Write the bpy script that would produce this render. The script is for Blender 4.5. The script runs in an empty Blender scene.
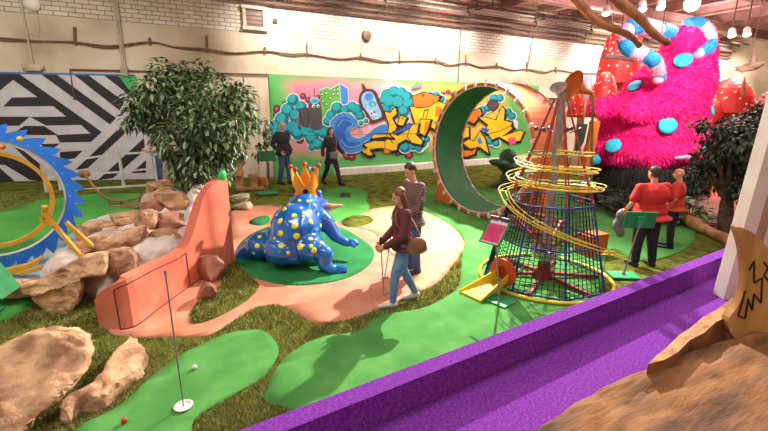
import bpy, bmesh, math, random
from mathutils import Vector, Matrix, Quaternion, noise, geometry
SC = bpy.context.scene
COL = SC.collection
V = Vector
PI = math.pi
# ---------------------------------------------------------------- camera model
F = 412.0; CX = 384.0; CY = 215.5; PITCH = math.radians(14.0); YAW = math.radians(62.0); H = 2.56
cp, sp = math.cos(PITCH), math.sin(PITCH)
FW = V((math.cos(YAW), math.sin(YAW), 0)); RT = V((math.sin(YAW), -math.cos(YAW), 0)); UP = V((0, 0, 1))
EYE = V((0, 0, H))
YW = 13.2                                   # the long back wall
cam = bpy.data.cameras.new('camera'); co = bpy.data.objects.new('camera', cam); COL.objects.link(co)
cam.sensor_fit = 'HORIZONTAL'; cam.sensor_width = 36; cam.lens = 36 * F / 768; cam.clip_start = .05; cam.clip_end = 200
co.location = EYE; co.rotation_euler = (PI / 2 - PITCH, 0, YAW - PI / 2)
SC.camera = co

def ray(px, py):
    u = (px - CX) / F; v = (CY - py) / F
    return FW * (cp + v * sp) + UP * (v * cp - sp) + RT * u
def smooth(a, b, x):
    t = min(1, max(0, (x - a) / (b - a))); return t * t * (3 - 2 * t)
def ground(x, y):
    zw = .52 + .055 * min(8, max(0, 4 - x))
    return zw * smooth(5.0, 12.4, y)
def Z(px, py, z):
    d = ray(px, py); return EYE + d * ((z - H) / d.z)
def G(px, py, off=0):
    z = 0
    d = ray(px, py)
    lo, hi = .5, 60
    t = lo
    while t < hi:
        p = EYE + d * t
        if p.z < ground(p.x, p.y): break
        t += .1
    a, b = t - .1, t
    for i in range(20):
        m = (a + b) / 2; p = EYE + d * m
        if p.z < ground(p.x, p.y): b = m
        else: a = m
    p = EYE + d * b
    return V((p.x, p.y, ground(p.x, p.y) + off))
def W(px, py, off=0):
    d = ray(px, py); t = (YW - off) / d.y; return EYE + d * t
def Q(px, py, dist):
    d = ray(px, py); f = d.dot(FW); return EYE + d * (dist / f)
def fd(p): return (V(p) - EYE).dot(FW)
def gd(px, py): return fd(G(px, py))          # ground distance below a picture point
def pxm(px, py, dist):                          # metres per picture pixel there
    d = ray(px, py); return dist / d.dot(FW) / F
def zat(base, py):                              # height over base that reaches picture row py
    f = fd(base); u = 0
    v = (CY - py) / F
    return H + f * (v * cp - sp) / (cp + v * sp)

# ---------------------------------------------------------------- materials
def C(h):
    h = h.lstrip('#'); o = []
    for i in (0, 2, 4):
        c = int(h[i:i + 2], 16) / 255
        o.append(c / 12.92 if c <= .04045 else ((c + .055) / 1.055) ** 2.4)
    return (*o, 1)
MATS = {}
def mat(name, c1, c2=None, rough=.6, metal=0, vs=6, bump=0, bs=60, spec=.5, detail=6, lo=.35, hi=.65, coat=0, dist=.02, c3=None, emit=None, es=1, stretch=None):
    m = bpy.data.materials.new(name); m.use_nodes = True
    nt = m.node_tree; n = nt.nodes; l = nt.links
    b = n['Principled BSDF']
    b.inputs['Roughness'].default_value = rough; b.inputs['Metallic'].default_value = metal
    b.inputs['Specular IOR Level'].default_value = spec; b.inputs['Coat Weight'].default_value = coat
    tc = n.new('ShaderNodeTexCoord'); src = tc.outputs['Object']
    if stretch:
        mp = n.new('ShaderNodeMapping'); mp.inputs['Scale'].default_value = stretch
        l.new(src, mp.inputs['Vector']); src = mp.outputs['Vector']
    nz = n.new('ShaderNodeTexNoise'); nz.inputs['Scale'].default_value = vs; nz.inputs['Detail'].default_value = detail
    l.new(src, nz.inputs['Vector'])
    r = n.new('ShaderNodeValToRGB'); l.new(nz.outputs['Fac'], r.inputs['Fac'])
    a = C(c1); bb = C(c2) if c2 else tuple([x * .82 for x in a[:3]] + [1])
    r.color_ramp.elements[0].position = lo; r.color_ramp.elements[0].color = bb
    r.color_ramp.elements[1].position = hi; r.color_ramp.elements[1].color = a
    if c3:
        e = r.color_ramp.elements.new((lo + hi) / 2); e.color = C(c3)
    l.new(r.outputs['Color'], b.inputs['Base Color'])
    if bump:
        nb = n.new('ShaderNodeTexNoise'); nb.inputs['Scale'].default_value = bs; nb.inputs['Detail'].default_value = 4
        l.new(src, nb.inputs['Vector'])
        bp = n.new('ShaderNodeBump'); bp.inputs['Strength'].default_value = bump; bp.inputs['Distance'].default_value = dist
        l.new(nb.outputs['Fac'], bp.inputs['Height']); l.new(bp.outputs['Normal'], b.inputs['Normal'])
    if emit:
        b.inputs['Emission Color'].default_value = C(emit); b.inputs['Emission Strength'].default_value = es
    MATS[name] = m
    return m

# ---------------------------------------------------------------- mesh builder
class MB:
    def __init__(s): s.bm = bmesh.new(); s.mi = 0
    def _mark(s, fs, mi):
        for f in fs: f.material_index = s.mi if mi is None else mi
    def box(s, c, size, rot=None, mi=None, bevel=0):
        r = bmesh.ops.create_cube(s.bm, size=1)
        vs = r['verts']; M = Matrix.LocRotScale(V(c), rot.to_quaternion() if isinstance(rot, Matrix) else rot, V(size))
        bmesh.ops.transform(s.bm, matrix=M, verts=vs)
        fs = {f for v in vs for f in v.link_faces}; s._mark(fs, mi)
        if bevel:
            es = list({e for v in vs for e in v.link_edges})
            rr = bmesh.ops.bevel(s.bm, geom=es, offset=bevel, segments=2, affect='EDGES', profile=.5)
            s._mark(rr['faces'], mi)
        return s
    def bar(s, a, b, w, h, mi=None, upv=None, bevel=0):
        a, b = V(a), V(b); d = b - a; L = d.length
        x = d.normalized(); u = V(upv) if upv else (UP if abs(x.z) < .95 else FW)
        y = u.cross(x).normalized(); z = x.cross(y)
        R = Matrix((x, y, z)).transposed()
        return s.box((a + b) / 2, (L, w, h), R, mi, bevel)
    def tube(s, pts, r, seg=8, mi=None, closed=False, cap=True):
        pts = [V(p) for p in pts]; n = len(pts); rings = []
        rs = r if isinstance(r, (list, tuple)) else [r] * n
        prev = None
        for i, p in enumerate(pts):
            if closed: t = pts[(i + 1) % n] - pts[i - 1]
            else: t = pts[min(n - 1, i + 1)] - pts[max(0, i - 1)]
            if t.length < 1e-9: t = V((0, 0, 1))
            t.normalize()
            if prev is None:
                a = UP if abs(t.z) < .9 else V((1, 0, 0)); x = t.cross(a).normalized()
            else:
                x = prev - t * prev.dot(t)
                x = x.normalized() if x.length > 1e-6 else t.orthogonal().normalized()
            prev = x; y = t.cross(x)
            rings.append([s.bm.verts.new(p + (x * math.cos(k * 2 * PI / seg) + y * math.sin(k * 2 * PI / seg)) * rs[i]) for k in range(seg)])
        fs = []
        for i in range(n if closed else n - 1):
            A, B = rings[i], rings[(i + 1) % n]
            for k in range(seg):
                try: fs.append(s.bm.faces.new((A[k], A[(k + 1) % seg], B[(k + 1) % seg], B[k])))
                except ValueError: pass
        if cap and not closed:
            fs.append(s.bm.faces.new(rings[0][::-1])); fs.append(s.bm.faces.new(rings[-1]))
        s._mark(fs, mi); return s
    def cyl(s, a, b, r, r2=None, seg=16, mi=None): return s.tube([a, b], [r, r if r2 is None else r2], seg, mi)
    def ell(s, c, r, rot=None, mi=None, sub=2):
        rr = bmesh.ops.create_icosphere(s.bm, subdivisions=sub, radius=1)
        r = (r, r, r) if isinstance(r, (int, float)) else r
        M = Matrix.LocRotScale(V(c), rot.to_quaternion() if isinstance(rot, Matrix) else rot, V(r))
        bmesh.ops.transform(s.bm, matrix=M, verts=rr['verts'])
        s._mark({f for v in rr['verts'] for f in v.link_faces}, mi); return s
    def cap(s, a, b, ra, rb=None, mi=None, seg=12):          # capsule
        a, b = V(a), V(b); rb = ra if rb is None else rb
        s.tube([a, b], [ra, rb], seg, mi); s.ell(a, ra * .999, None, mi, 2); s.ell(b, rb * .999, None, mi, 2); return s
    def chain(s, pts, rs, mi=None):
        for i in range(len(pts) - 1): s.cap(pts[i], pts[i + 1], rs[i], rs[i + 1], mi)
        return s
    def lathe(s, prof, seg=24, M=None, mi=None):
        rings = []
        for r, z in prof:
            rings.append([s.bm.verts.new((M @ V((r * math.cos(k * 2 * PI / seg), r * math.sin(k * 2 * PI / seg), z))) if M else V((r * math.cos(k * 2 * PI / seg), r * math.sin(k * 2 * PI / seg), z))) for k in range(seg)])
        fs = []
        for A, B in zip(rings, rings[1:]):
            for k in range(seg): fs.append(s.bm.faces.new((A[k], A[(k + 1) % seg], B[(k + 1) % seg], B[k])))
        for Rg, fl in ((rings[0], True), (rings[-1], False)):
            try: fs.append(s.bm.faces.new(Rg[::-1] if fl else Rg))
            except ValueError: pass
        s._mark(fs, mi); return s
    def prism(s, pts, off, mi=None):                          # polygon swept along a vector
        pts = [V(p) for p in pts]; off = V(off)
        A = [s.bm.verts.new(p) for p in pts]; B = [s.bm.verts.new(p + off) for p in pts]
        n = len(pts); fs = []
        for i in range(n): fs.append(s.bm.faces.new((A[i], A[(i + 1) % n], B[(i + 1) % n], B[i])))
        for tri in geometry.tessellate_polygon([pts]):
            fs.append(s.bm.faces.new([A[i] for i in tri])); fs.append(s.bm.faces.new([B[i] for i in tri][::-1]))
        s._mark(fs, mi); return s
    def face(s, pts, mi=None):
        pts = [V(p) for p in pts]; A = [s.bm.verts.new(p) for p in pts]; fs = []
        if len(pts) <= 4: fs.append(s.bm.faces.new(A))
        else:
            for tri in geometry.tessellate_polygon([pts]):
                try: fs.append(s.bm.faces.new([A[i] for i in tri]))
                except ValueError: pass
        s._mark(fs, mi); return s
    def build(s, name, mats, parent=None, smooth=False, normals=True):
        if normals: bmesh.ops.recalc_face_normals(s.bm, faces=s.bm.faces[:])
        me = bpy.data.meshes.new(name); 
        if smooth:
            for f in s.bm.faces: f.smooth = True
        s.bm.to_mesh(me); s.bm.free()
        for m in (mats if isinstance(mats, (list, tuple)) else [mats]): me.materials.append(m)
        return link(name, me, parent)
LOCAL = set()
def root(o):
    return root(o.parent) if o.parent else o
def link(name, me, parent=None):
    o = bpy.data.objects.new(name, me); COL.objects.link(o)
    if parent:
        o.parent = parent
        # part geometry is given in world space; take it into the parent's frame
        if me is not None and root(parent).name not in LOCAL:
            me.transform(world(parent).inverted())
    return o
def world(o):
    M = Matrix.LocRotScale(o.location, o.rotation_euler.to_quaternion(), o.scale)
    return world(o.parent) @ M if o.parent else M
def blob(mb, name, mats, parent=None, voxel=.02, it=6, fac=.5, disp=None):
    """shapes of a builder fused into one continuous skin"""
    bmesh.ops.recalc_face_normals(mb.bm, faces=mb.bm.faces[:])
    me = bpy.data.meshes.new('tmp'); mb.bm.to_mesh(me); mb.bm.free()
    o = bpy.data.objects.new('tmp', me); COL.objects.link(o)
    r = o.modifiers.new('r', 'REMESH'); r.mode = 'VOXEL'; r.voxel_size = voxel
    if it:
        sm = o.modifiers.new('s', 'SMOOTH'); sm.iterations = it; sm.factor = fac
    dg = bpy.context.evaluated_depsgraph_get(); dg.update()
    new = bpy.data.meshes.new_from_object(o.evaluated_get(dg)); new.name = name
    bpy.data.objects.remove(o); bpy.data.meshes.remove(me)
    new.materials.clear()
    for m in (mats if isinstance(mats, (list, tuple)) else [mats]): new.materials.append(m)
    if disp:
        for v in new.vertices: v.co = disp(v.co, v.normal)
    for p in new.polygons: p.use_smooth = True; p.material_index = 0
    return link(name, new, parent)
def tag(o, label, cat, group=None, kind=None):
    if label: o['label'] = label
    if cat: o['category'] = cat
    if group: o['group'] = group
    if kind: o['kind'] = kind
    return o
def thing(name, label, cat, loc=(0, 0, 0), rz=0, group=None):
    o = bpy.data.objects.new(name, None); COL.objects.link(o); o.empty_display_size = .1
    o.location = loc; o.rotation_euler = (0, 0, rz)
    return tag(o, label, cat, group)
def struct(o, label=None):
    o['kind'] = 'structure'
    if label: o['label'] = label
    return o
def catmull(pts, n=5, closed=True):
    out = []; m = len(pts)
    pts = [V(p) for p in pts]
    rng = range(m) if closed else range(m - 1)
    for i in rng:
        if closed: p0, p1, p2, p3 = pts[i - 1], pts[i], pts[(i + 1) % m], pts[(i + 2) % m]
        else: p0, p1, p2, p3 = pts[max(0, i - 1)], pts[i], pts[i + 1], pts[min(m - 1, i + 2)]
        for k in range(n):
            t = k / n
            out.append(.5 * ((2 * p1) + (p2 - p0) * t + (2 * p0 - 5 * p1 + 4 * p2 - p3) * t * t + (3 * p1 - p0 - 3 * p2 + p3) * t ** 3))
    if not closed: out.append(pts[-1])
    return out
def dup(o, parent=None):
    c = o.copy(); COL.objects.link(c)
    if parent: c.parent = parent
    for ch in list(o.children): dup(ch, c)
    return c
# axes of a leaning frame at a picture column: right / away / up
RCAM = Matrix((RT, FW, UP)).transposed()
def E(mb, px, py, dist, rx, rz, rd, roll=0, mi=None, sub=2, tilt=0):
    """ellipsoid: centre by sight line + distance, radii rx/rz in picture pixels, rd in metres"""
    k = pxm(px, py, dist)
    R = RCAM @ Matrix.Rotation(math.radians(roll), 3, 'Y') @ Matrix.Rotation(math.radians(tilt), 3, 'X')
    return mb.ell(Q(px, py, dist), (rx * k, rd, rz * k), R, mi, sub)
# ================================================================ materials of the place
def brick_mat():
    m = bpy.data.materials.new('painted_brick'); m.use_nodes = True
    nt = m.node_tree; n = nt.nodes; l = nt.links; b = n['Principled BSDF']
    tc = n.new('ShaderNodeTexCoord'); sx = n.new('ShaderNodeSeparateXYZ'); cx = n.new('ShaderNodeCombineXYZ')
    l.new(tc.outputs['Object'], sx.inputs[0]); l.new(sx.outputs['X'], cx.inputs['X']); l.new(sx.outputs['Z'], cx.inputs['Y'])
    br = n.new('ShaderNodeTexBrick'); l.new(cx.outputs[0], br.inputs['Vector'])
    br.inputs['Scale'].default_value = 1; br.inputs['Brick Width'].default_value = .3; br.inputs['Row Height'].default_value = .105
    br.inputs['Mortar Size'].default_value = .011; br.inputs['Color1'].default_value = C('#e6dfd2'); br.inputs['Color2'].default_value = C('#d6cdbd')
    br.inputs['Mortar'].default_value = C('#8d8272'); br.inputs['Mortar Smooth'].default_value = .3
    nz = n.new('ShaderNodeTexNoise'); nz.inputs['Scale'].default_value = .9; nz.inputs['Detail'].default_value = 7
    l.new(tc.outputs['Object'], nz.inputs['Vector'])
    mx = n.new('ShaderNodeMixRGB'); mx.blend_type = 'MULTIPLY'; mx.inputs[0].default_value = .75
    r = n.new('ShaderNodeValToRGB'); r.color_ramp.elements[0].position = .35; r.color_ramp.elements[0].color = C('#d8cdc0'); r.color_ramp.elements[1].position = .6; r.color_ramp.elements[1].color = (1, 1, 1, 1)
    l.new(nz.outputs['Fac'], r.inputs['Fac']); l.new(br.outputs['Color'], mx.inputs[1]); l.new(r.outputs['Color'], mx.inputs[2])
    l.new(mx.outputs[0], b.inputs['Base Color'])
    bp = n.new('ShaderNodeBump'); bp.inputs['Strength'].default_value = .6; bp.inputs['Distance'].default_value = .01; bp.invert = True
    l.new(br.outputs['Fac'], bp.inputs['Height']); l.new(bp.outputs[0], b.inputs['Normal']); b.inputs['Roughness'].default_value = .7
    return m
M = MATS
BRICK = brick_mat()
mat('plaster', '#d6c9b4', '#a8967e', .8, vs=.55, bump=.25, bs=9, c3='#c8b9a2', detail=9)
mat('ceiling_panel', '#dcc2ba', '#c4a69e', .8, vs=1.2)
mat('steel_pink', '#c09a92', '#a27a72', .55, vs=2)
mat('pipe_brown', '#6e4e40', '#54392e', .5, vs=3)
mat('pipe_pale', '#c8b8a4', '#a49280', .6, vs=3)
mat('cable_rust', '#8a6a52', '#604636', .8, vs=8)
mat('iron', '#5a5048', '#3c3430', .6, vs=8)
mat('turf_green', '#5c9a4e', '#478440', .95, vs=2.2, bump=.5, bs=140, dist=.012, spec=.15, c3='#508f47')
mat('turf_back', '#55a04a', '#448c3e', .95, vs=1.6, bump=.5, bs=120, dist=.012, spec=.15)
mat('rough_turf', '#80873a', '#50561e', .98, vs=5, bump=1.0, bs=90, dist=.04, spec=.1, c3='#727a2e', detail=10)
mat('lily', '#2f8048', '#256c3a', .9, vs=2.5, bump=.4, bs=120, dist=.01, spec=.15)
mat('peach', '#d29072', '#b87054', .75, vs=1.7, bump=.2, bs=20, c3='#c67e62', detail=8)
mat('cream', '#c6a478', '#b4855e', .75, vs=1.5, bump=.2, bs=20, c3='#be986c', detail=8)
mat('pond', '#6fa8cc', '#d9e4e6', .35, vs=2.4, c3='#9cc4d6')
mat('redfloor', '#c8362c', '#7a1f1c', .6, vs=.9, c3='#b02c26')
mat('white_paint', '#e6e2da', '#d4cec4', .5)
mat('black_mat', '#3a3a38', '#2a2a28', .8)
mat('purple', '#9449b8', '#6c2c94', .98, vs=60, bump=.6, bs=230, dist=.02, spec=.1, c3='#8039a4', detail=10)
mat('brown_wood', '#925f2c', '#573314', .8, vs=2.2, bump=.45, bs=9, c3='#7d4e22', stretch=(1.2, 5, 1), detail=8, dist=.015)
mat('edge_wood', '#c4915c', '#9a6c40', .7, vs=9, bump=.5, bs=40, stretch=(1, 1, 4))
mat('spike_wood', '#cf9f62', '#b07c42', .6, vs=3, bump=.2, bs=20, stretch=(3, 3, .5))
mat('ink', '#1c1612', '#100c0a', .6)
mat('post_white', '#e3d6cc', '#d3c2b6', .5, vs=3)
mat('post_brown', '#b08a6c', '#96704f', .6, vs=3)

# ================================================================ floor and its painted / carpeted fields
GRID = .4
def gridded(ptsxy, zf, m, name, skirt=.03):
    bm = bmesh.new()
    vs = [bm.verts.new((p[0], p[1], 0)) for p in ptsxy]
    for t in geometry.tessellate_polygon([[V((p[0], p[1], 0)) for p in ptsxy]]):
        try: bm.faces.new([vs[i] for i in t])
        except ValueError: pass
    x0, x1 = min(p[0] for p in ptsxy), max(p[0] for p in ptsxy); y0, y1 = min(p[1] for p in ptsxy), max(p[1] for p in ptsxy)
    for i in range(math.floor(x0 / GRID), math.ceil(x1 / GRID) + 1):
        bmesh.ops.bisect_plane(bm, geom=bm.verts[:] + bm.edges[:] + bm.faces[:], plane_co=(i * GRID, 0, 0), plane_no=(1, 0, 0))
    for i in range(math.floor(y0 / GRID), math.ceil(y1 / GRID) + 1):
        bmesh.ops.bisect_plane(bm, geom=bm.verts[:] + bm.edges[:] + bm.faces[:], plane_co=(0, i * GRID, 0), plane_no=(0, 1, 0))
    for v in bm.verts: v.co.z = zf(v.co.x, v.co.y)
    bmesh.ops.recalc_face_normals(bm, faces=bm.faces[:])
    for f in bm.faces:
        if f.normal.z < 0: f.normal_flip()
        f.smooth = True
    if skirt:
        be = [e for e in bm.edges if e.is_boundary]
        r = bmesh.ops.extrude_edge_only(bm, edges=be)
        for g in r['geom']:
            if isinstance(g, bmesh.types.BMVert): g.co.z -= skirt
    me = bpy.data.meshes.new(name); bm.to_mesh(me); bm.free(); me.materials.append(m)
    return link(name, me)
AREAS = []
def patch(name, px, m, off, sm=True, label=None, cover=True):
    w = [G(*p) for p in px]
    if sm: w = catmull([(p.x, p.y, 0) for p in w], 5)
    w = [(p[0], p[1]) for p in w]
    if cover: AREAS.append(w)
    return struct(gridded(w, lambda x, y: ground(x, y) + off, m, name, off + .012), label)
struct(gridded([(-9, -5), (30, -5), (30, YW), (-9, YW)], ground, M['rough_turf'], 'floor', .05), 'mossy olive artificial turf covering the course floor')
patch('green_lawn', [(-70, 225), (0, 213), (30, 203), (70, 197), (115, 194), (158, 196), (165, 215), (120, 240), (70, 280), (40, 303), (0, 322), (-60, 340), (-110, 270)], M['turf_back'], .02, label='bright green putting lawn around the blue saw wheel')
patch('green_lawn', [(322, 191), (345, 188), (366, 192), (366, 201), (369, 209), (352, 219), (330, 222), (316, 212), (312, 200)], M['turf_back'], .02, label='small green putting lawn behind the frog')
patch('green_lawn', [(405, 199), (428, 188), (455, 184), (520, 190), (600, 192), (608, 215), (640, 226), (690, 226), (690, 246), (645, 262), (610, 250), (600, 300), (605, 330), (520, 400), (400, 450), (330, 440), (298, 413), (266, 402), (268, 388), (275, 372), (290, 355), (318, 339), (345, 335), (362, 331), (378, 317), (420, 310), (446, 298), (459, 285), (462, 255), (464, 240), (450, 225), (425, 211)], M['turf_green'], .02, label='large green putting lawn under the wire cone and the loop')
patch('green_lawn', [(70, 450), (80, 428), (118, 408), (150, 380), (180, 357), (212, 341), (235, 333), (262, 332), (277, 345), (277, 358), (262, 379), (230, 398), (195, 420), (180, 450)], M['turf_green'], .02, label='green putting lawn with the flagstick cup')
patch('path', [(232, 212), (262, 206), (300, 211), (335, 219), (372, 209), (405, 206), (425, 212), (450, 225), (463, 240), (463, 250), (452, 266), (437, 283), (402, 300), (352, 319), (318, 323), (300, 316), (280, 306), (256, 308), (232, 322), (210, 335), (190, 337), (128, 337), (110, 328), (150, 300), (200, 270), (225, 240)], M['peach'], .012, label='peach painted concrete path winding round the frog')
patch('path', [(338, 224), (352, 218), (372, 210), (405, 207), (425, 213), (450, 226), (462, 240), (462, 250), (450, 265), (436, 281), (418, 292), (412, 278), (400, 262), (380, 245), (372, 232)], M['cream'], .018, label='cream sandy part of the painted path behind the walking girl')
patch('turf_terrain', [(222, 285), (214, 268), (224, 258), (240, 268), (256, 283), (258, 290), (246, 302), (222, 316), (200, 324), (190, 322), (196, 306)], M['rough_turf'], .03, label='olive turf island beside the coral wall', cover=False)
patch('turf_terrain', [(342, 222), (352, 217), (368, 217), (373, 222), (360, 227), (346, 227)], M['rough_turf'], .03, label='tiny olive turf mound on the path behind the frog', cover=False)
patch('green_lawn', [(236, 266), (237, 250), (250, 236), (275, 226), (310, 222), (340, 228), (362, 240), (374, 252), (370, 265), (352, 277), (325, 284), (290, 286), (262, 281), (244, 274)], M['lily'], .026, label='dark green lily pad carpet under the blue frog')
patch('green_lawn', [(250, 222), (258, 218), (268, 217), (270, 222), (262, 226), (252, 225)], M['lily'], .026, label='tiny dark green lily pad behind the frog')
patch('pond_water', [(12, 268), (50, 246), (85, 228), (112, 215), (135, 216), (112, 240), (70, 272), (40, 292), (8, 296)], M['pond'], .03, sm=True, label='blue and white painted pond under the saw wheel')
patch('red_floor', [(650, 196), (700, 180), (760, 172), (860, 178), (860, 225), (760, 225), (705, 226), (668, 214)], M['redfloor'], .02, label='red painted floor beyond the dark shrub tree')
o = MB(); a = [G(341, 194, .024), G(350, 194, .024), G(351, 198, .024), G(340, 198, .024)]; o.prism(a, (0, 0, .012)); tag(o.build('tee_mat', M['black_mat']), 'small dark rectangular tee mat on the green behind the frog', 'mat')

# ================================================================ walls and ceiling
o = MB(); o.box((10.5, YW + .2, 2.36), (39.4, .4, 4.8 + .1), mi=0); o.box((10.5, YW + .215, 5.75), (39.4, .4, 1.98), mi=1)
struct(o.build('wall_back', [M['plaster'], BRICK]), 'long white wall, painted brick above, smooth plaster below')
for nm, c, s in (('wall_left', (-9.2, 4, 3.3), (.4, 18.8, 6.9)), ('wall_right', (30.2, 4, 3.3), (.4, 18.8, 6.9)), ('wall_front', (10.5, -5.2, 3.3), (39, .4, 6.9))):
    struct(MB().box(c, s).build(nm, M['plaster']))
CZ = 6.72
struct(MB().box((10.5, 4.1, CZ + .1), (39.4, 18.6, .2)).build('ceiling', M['ceiling_panel']), 'pinkish panelled ceiling')
for i in range(13):        # roof joists, running out from the back wall
    x = 4 + i * 2.0
    m = MB(); 
    for z, w in ((CZ - .02, .16), (CZ - .34, .16)): m.box((x, 5.4, z), (w, 15.4, .04))
    m.box((x, 5.4, CZ - .18), (.03, 15.4, .3))
    struct(m.build('ceiling_beam', M['steel_pink']))
for y in (10.2, 7.0):
    m = MB(); m.box((17, y, CZ - .42), (26, .3, .05)).box((17, y, CZ - .76), (26, .3, .05)).box((17, y, CZ - .59), (26, .06, .3))
    struct(m.build('ceiling_beam', M['steel_pink']))
# ledge at the foot of the painted mural
a0, a1 = W(322, 178), W(538, 160)
m = MB(); m.box(((a0.x + 16) / 2 + .4, YW - .19, .62), (16 - a0.x, .38, .24), bevel=.02); struct(m.build('trim_1', M['white_paint']), 'low white ledge along the foot of the graffiti mural')
m = MB(); m.box((20, YW - .12, 3.3), (13, .24, .22)); struct(m.build('trim_2', M['plaster']), 'pale ledge on the back wall beyond the loop')

WIN_G = mat('window_glow', '#ffffff', None, .3, emit='#f4faff', es=3.2)
for i, (xa, xb) in enumerate(((719, 741), (745, 775))):
    a_, b_ = W(xa, 74), W(xb, 118); c_ = (a_ + b_) / 2; w_, h_ = b_.x - a_.x, 2.2
    m = MB(); m.box(c_ + V((0, -.02, 0)), (w_, .03, h_)); m_ = struct(m.build('window_%d' % (i + 1), WIN_G), 'bright daylit window in the far part of the back wall')
    m = MB()
    for k in range(4): m.box(c_ + V((-w_ / 2 + k * w_ / 3, -.05, 0)), (.08, .06, h_))
    for k in range(3): m.box(c_ + V((0, -.05, -h_ / 2 + k * h_ / 2)), (w_, .06, .08))
    m.build('window_frame', M['pipe_pale'], m_)
# pipes, cable, conduits
def wallpipe(px, py, off, r, label, mt, x0=-9, x1=29.8, kind='pipe'):
    z = W(px, py, off).z; y = YW - off
    m = MB(); m.cyl((x0, y, z), (x1, y, z), r, seg=10)
    o = m.build('wall_pipe', M[mt]); tag(o, label, 'pipe', 'pipes along the top of the back wall')
    for k in range(7):
        x = 3.2 + 3.4 * k + off
        if x < x0 or x > x1: continue
        c = MB(); c.cyl((x - .03, y, z), (x + .03, y, z), r * 1.7, seg=10); c.box((x, (y + YW) / 2 + .0, z), (.04, YW - y, .04)); c.box((x, y, z + r * 2.5), (.03, .03, r * 4))
        c.build('pipe_clamp', M['iron'], o)
wallpipe(384, 17, .14, .042, 'lowest thin brown pipe along the brick wall', 'pipe_brown', x0=1.6)
wallpipe(384, 11.5, .16, .042, 'second thin brown pipe from the bottom along the brick wall', 'pipe_brown', x0=1.9)
wallpipe(384, 3.5, .3, .07, 'thick brown pipe above two thin ones on the brick wall', 'pipe_brown', x0=2)
wallpipe(470, 5, .5, .045, 'upper thin pipe just under the ceiling above the loop', 'pipe_brown', x0=5)
wallpipe(540, 12, .9, .04, 'thin pipe hung out from the wall under the roof joists', 'pipe_brown', x0=9)
# sagging cable with spikes
cpx = [(-60, 35), (0, 38), (36, 41), (75, 42), (110, 46), (150, 42), (175, 47), (207, 49), (235, 53), (265, 51), (290, 54), (307, 54), (340, 59), (361, 57), (385, 61.5), (400, 61), (436, 61), (450, 65), (466, 63), (480, 67), (497, 66), (512, 70), (527, 69), (545, 72), (556, 70), (580, 73), (620, 74), (700, 84)]
cc = catmull([W(x, y, .05) for x, y in cpx], 4, False)
m = MB(); m.tube(cc, .022, 6); m.tube([p + V((0, .015, -.03 - .025 * math.sin(i * .5))) for i, p in enumerate(cc)], .016, 6)
cable = tag(m.build('wall_cable', M['cable_rust']), 'rusty sagging cable strung along the plaster wall', 'cable')
for x, y, t in ((75, 42, -15), (150, 42, -4), (207, 49, -14), (265, 51, -4), (307, 54, -11), (361, 57, -4), (400, 61, -10), (436, 61, -3), (466, 63, -8), (497, 66, -3), (527, 69, -7), (556, 70, -3)):
    m = MB(); a = W(x, y + 3, .03); b = W(x - .3, y + t, .03); m.bar(a, b, .05, .06); m.bar(W(x - 2, y, .03), W(x + 2, y + .4, .03), .03, .05); m.build('bracket', M['cable_rust'], cable)
def conduit(pts, r, label, mt='pipe_pale'):
    m = MB(); m.tube([W(x, y, .05) for x, y in pts], r, 8); return tag(m.build('conduit', M[mt]), label, 'conduit')
o = conduit([(19, -6), (33, 66)], .022, 'thin vertical conduit ending at a small wall fixture')
m = MB(); p = W(33, 67, .06); m.box(p, (.42, .12, .1), bevel=.02); m.box(p + V((0, 0, -.06)), (.3, .1, .05)); m.build('fixture', M['pipe_pale'], o)
o = conduit([(113, -6), (124, 72)], .03, 'double vertical conduit beside the striped mural'); m = MB(); m.tube([W(115.5, -6, .05), W(126, 72, .05)], .022, 8); m.build('second_pipe', M['pipe_pale'], o)
m = MB(); m.box(W(124, 71, .06), (.16, .12, .24), bevel=.01); m.build('junction_box', M['pipe_pale'], o)
conduit([(74.5, 100), (70, 69.5), (150, 71.5), (268, 74.5)], .022, 'bent conduit running above the striped mural', 'pipe_brown')
conduit([(461, 27), (458, 82)], .018, 'thin vertical conduit above the loop', 'iron')
conduit([(533, 34), (528, 66)], .014, 'short thin wire dropping from the pipes above the loop', 'iron')
m = MB(); p = W(32, 4, .0); R = Matrix.Rotation(PI / 2, 4, 'X'); m.lathe([(.16, 0), (.16, .05), (.1, .09), (.0, .095)], 20, Matrix.Translation(p) @ R)
o = tag(m.build('smoke_detector', M['white_paint'], smooth=False), 'round white smoke detector high on the brick wall', 'smoke detector')
m = MB(); m.tube(catmull([W(35, 8, .02), W(38, 18, .02), W(39, 30, .02), W(38.5, 36, .02), W(30, 33, .02)], 5, False), .008, 6); m.build('wire', M['pipe_pale'], o)
# boarded vent window
a, b = W(243, 7), W(264.5, 30); mw = (a + b) / 2
t = thing('vent_window', 'small boarded vent window with peeling frame in the brick wall', 'vent', mw)
w, h = b.x - a.x, a.z - b.z
m = MB(); 
for dx in (-w / 2, w / 2): m.box(mw + V((dx, -.05, 0)), (.09, .1, h + .1))
for dz in (-h / 2, h / 2): m.box(mw + V((0, -.06, dz)), (w + .16, .13, .09))
m.build('frame', M['pipe_pale'], t)
m = MB(); m.box(mw + V((0, -.02, 0)), (w, .03, h)); 
for i in range(5): m.box(mw + V((0, -.04, -h / 2 + (i + .5) * h / 5)), (w - .1, .03, h / 5 - .03))
m.build('slat_board', M['pipe_brown'], t)
m = MB(); p = W(366, 36); m.lathe([(.17, 0), (.15, .12), (.05, .13)], 12, Matrix.Translation(p) @ R); tag(m.build('wall_bracket', M['pipe_brown']), 'stubby brown round bracket on the bricks above the mural', 'bracket')
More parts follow.
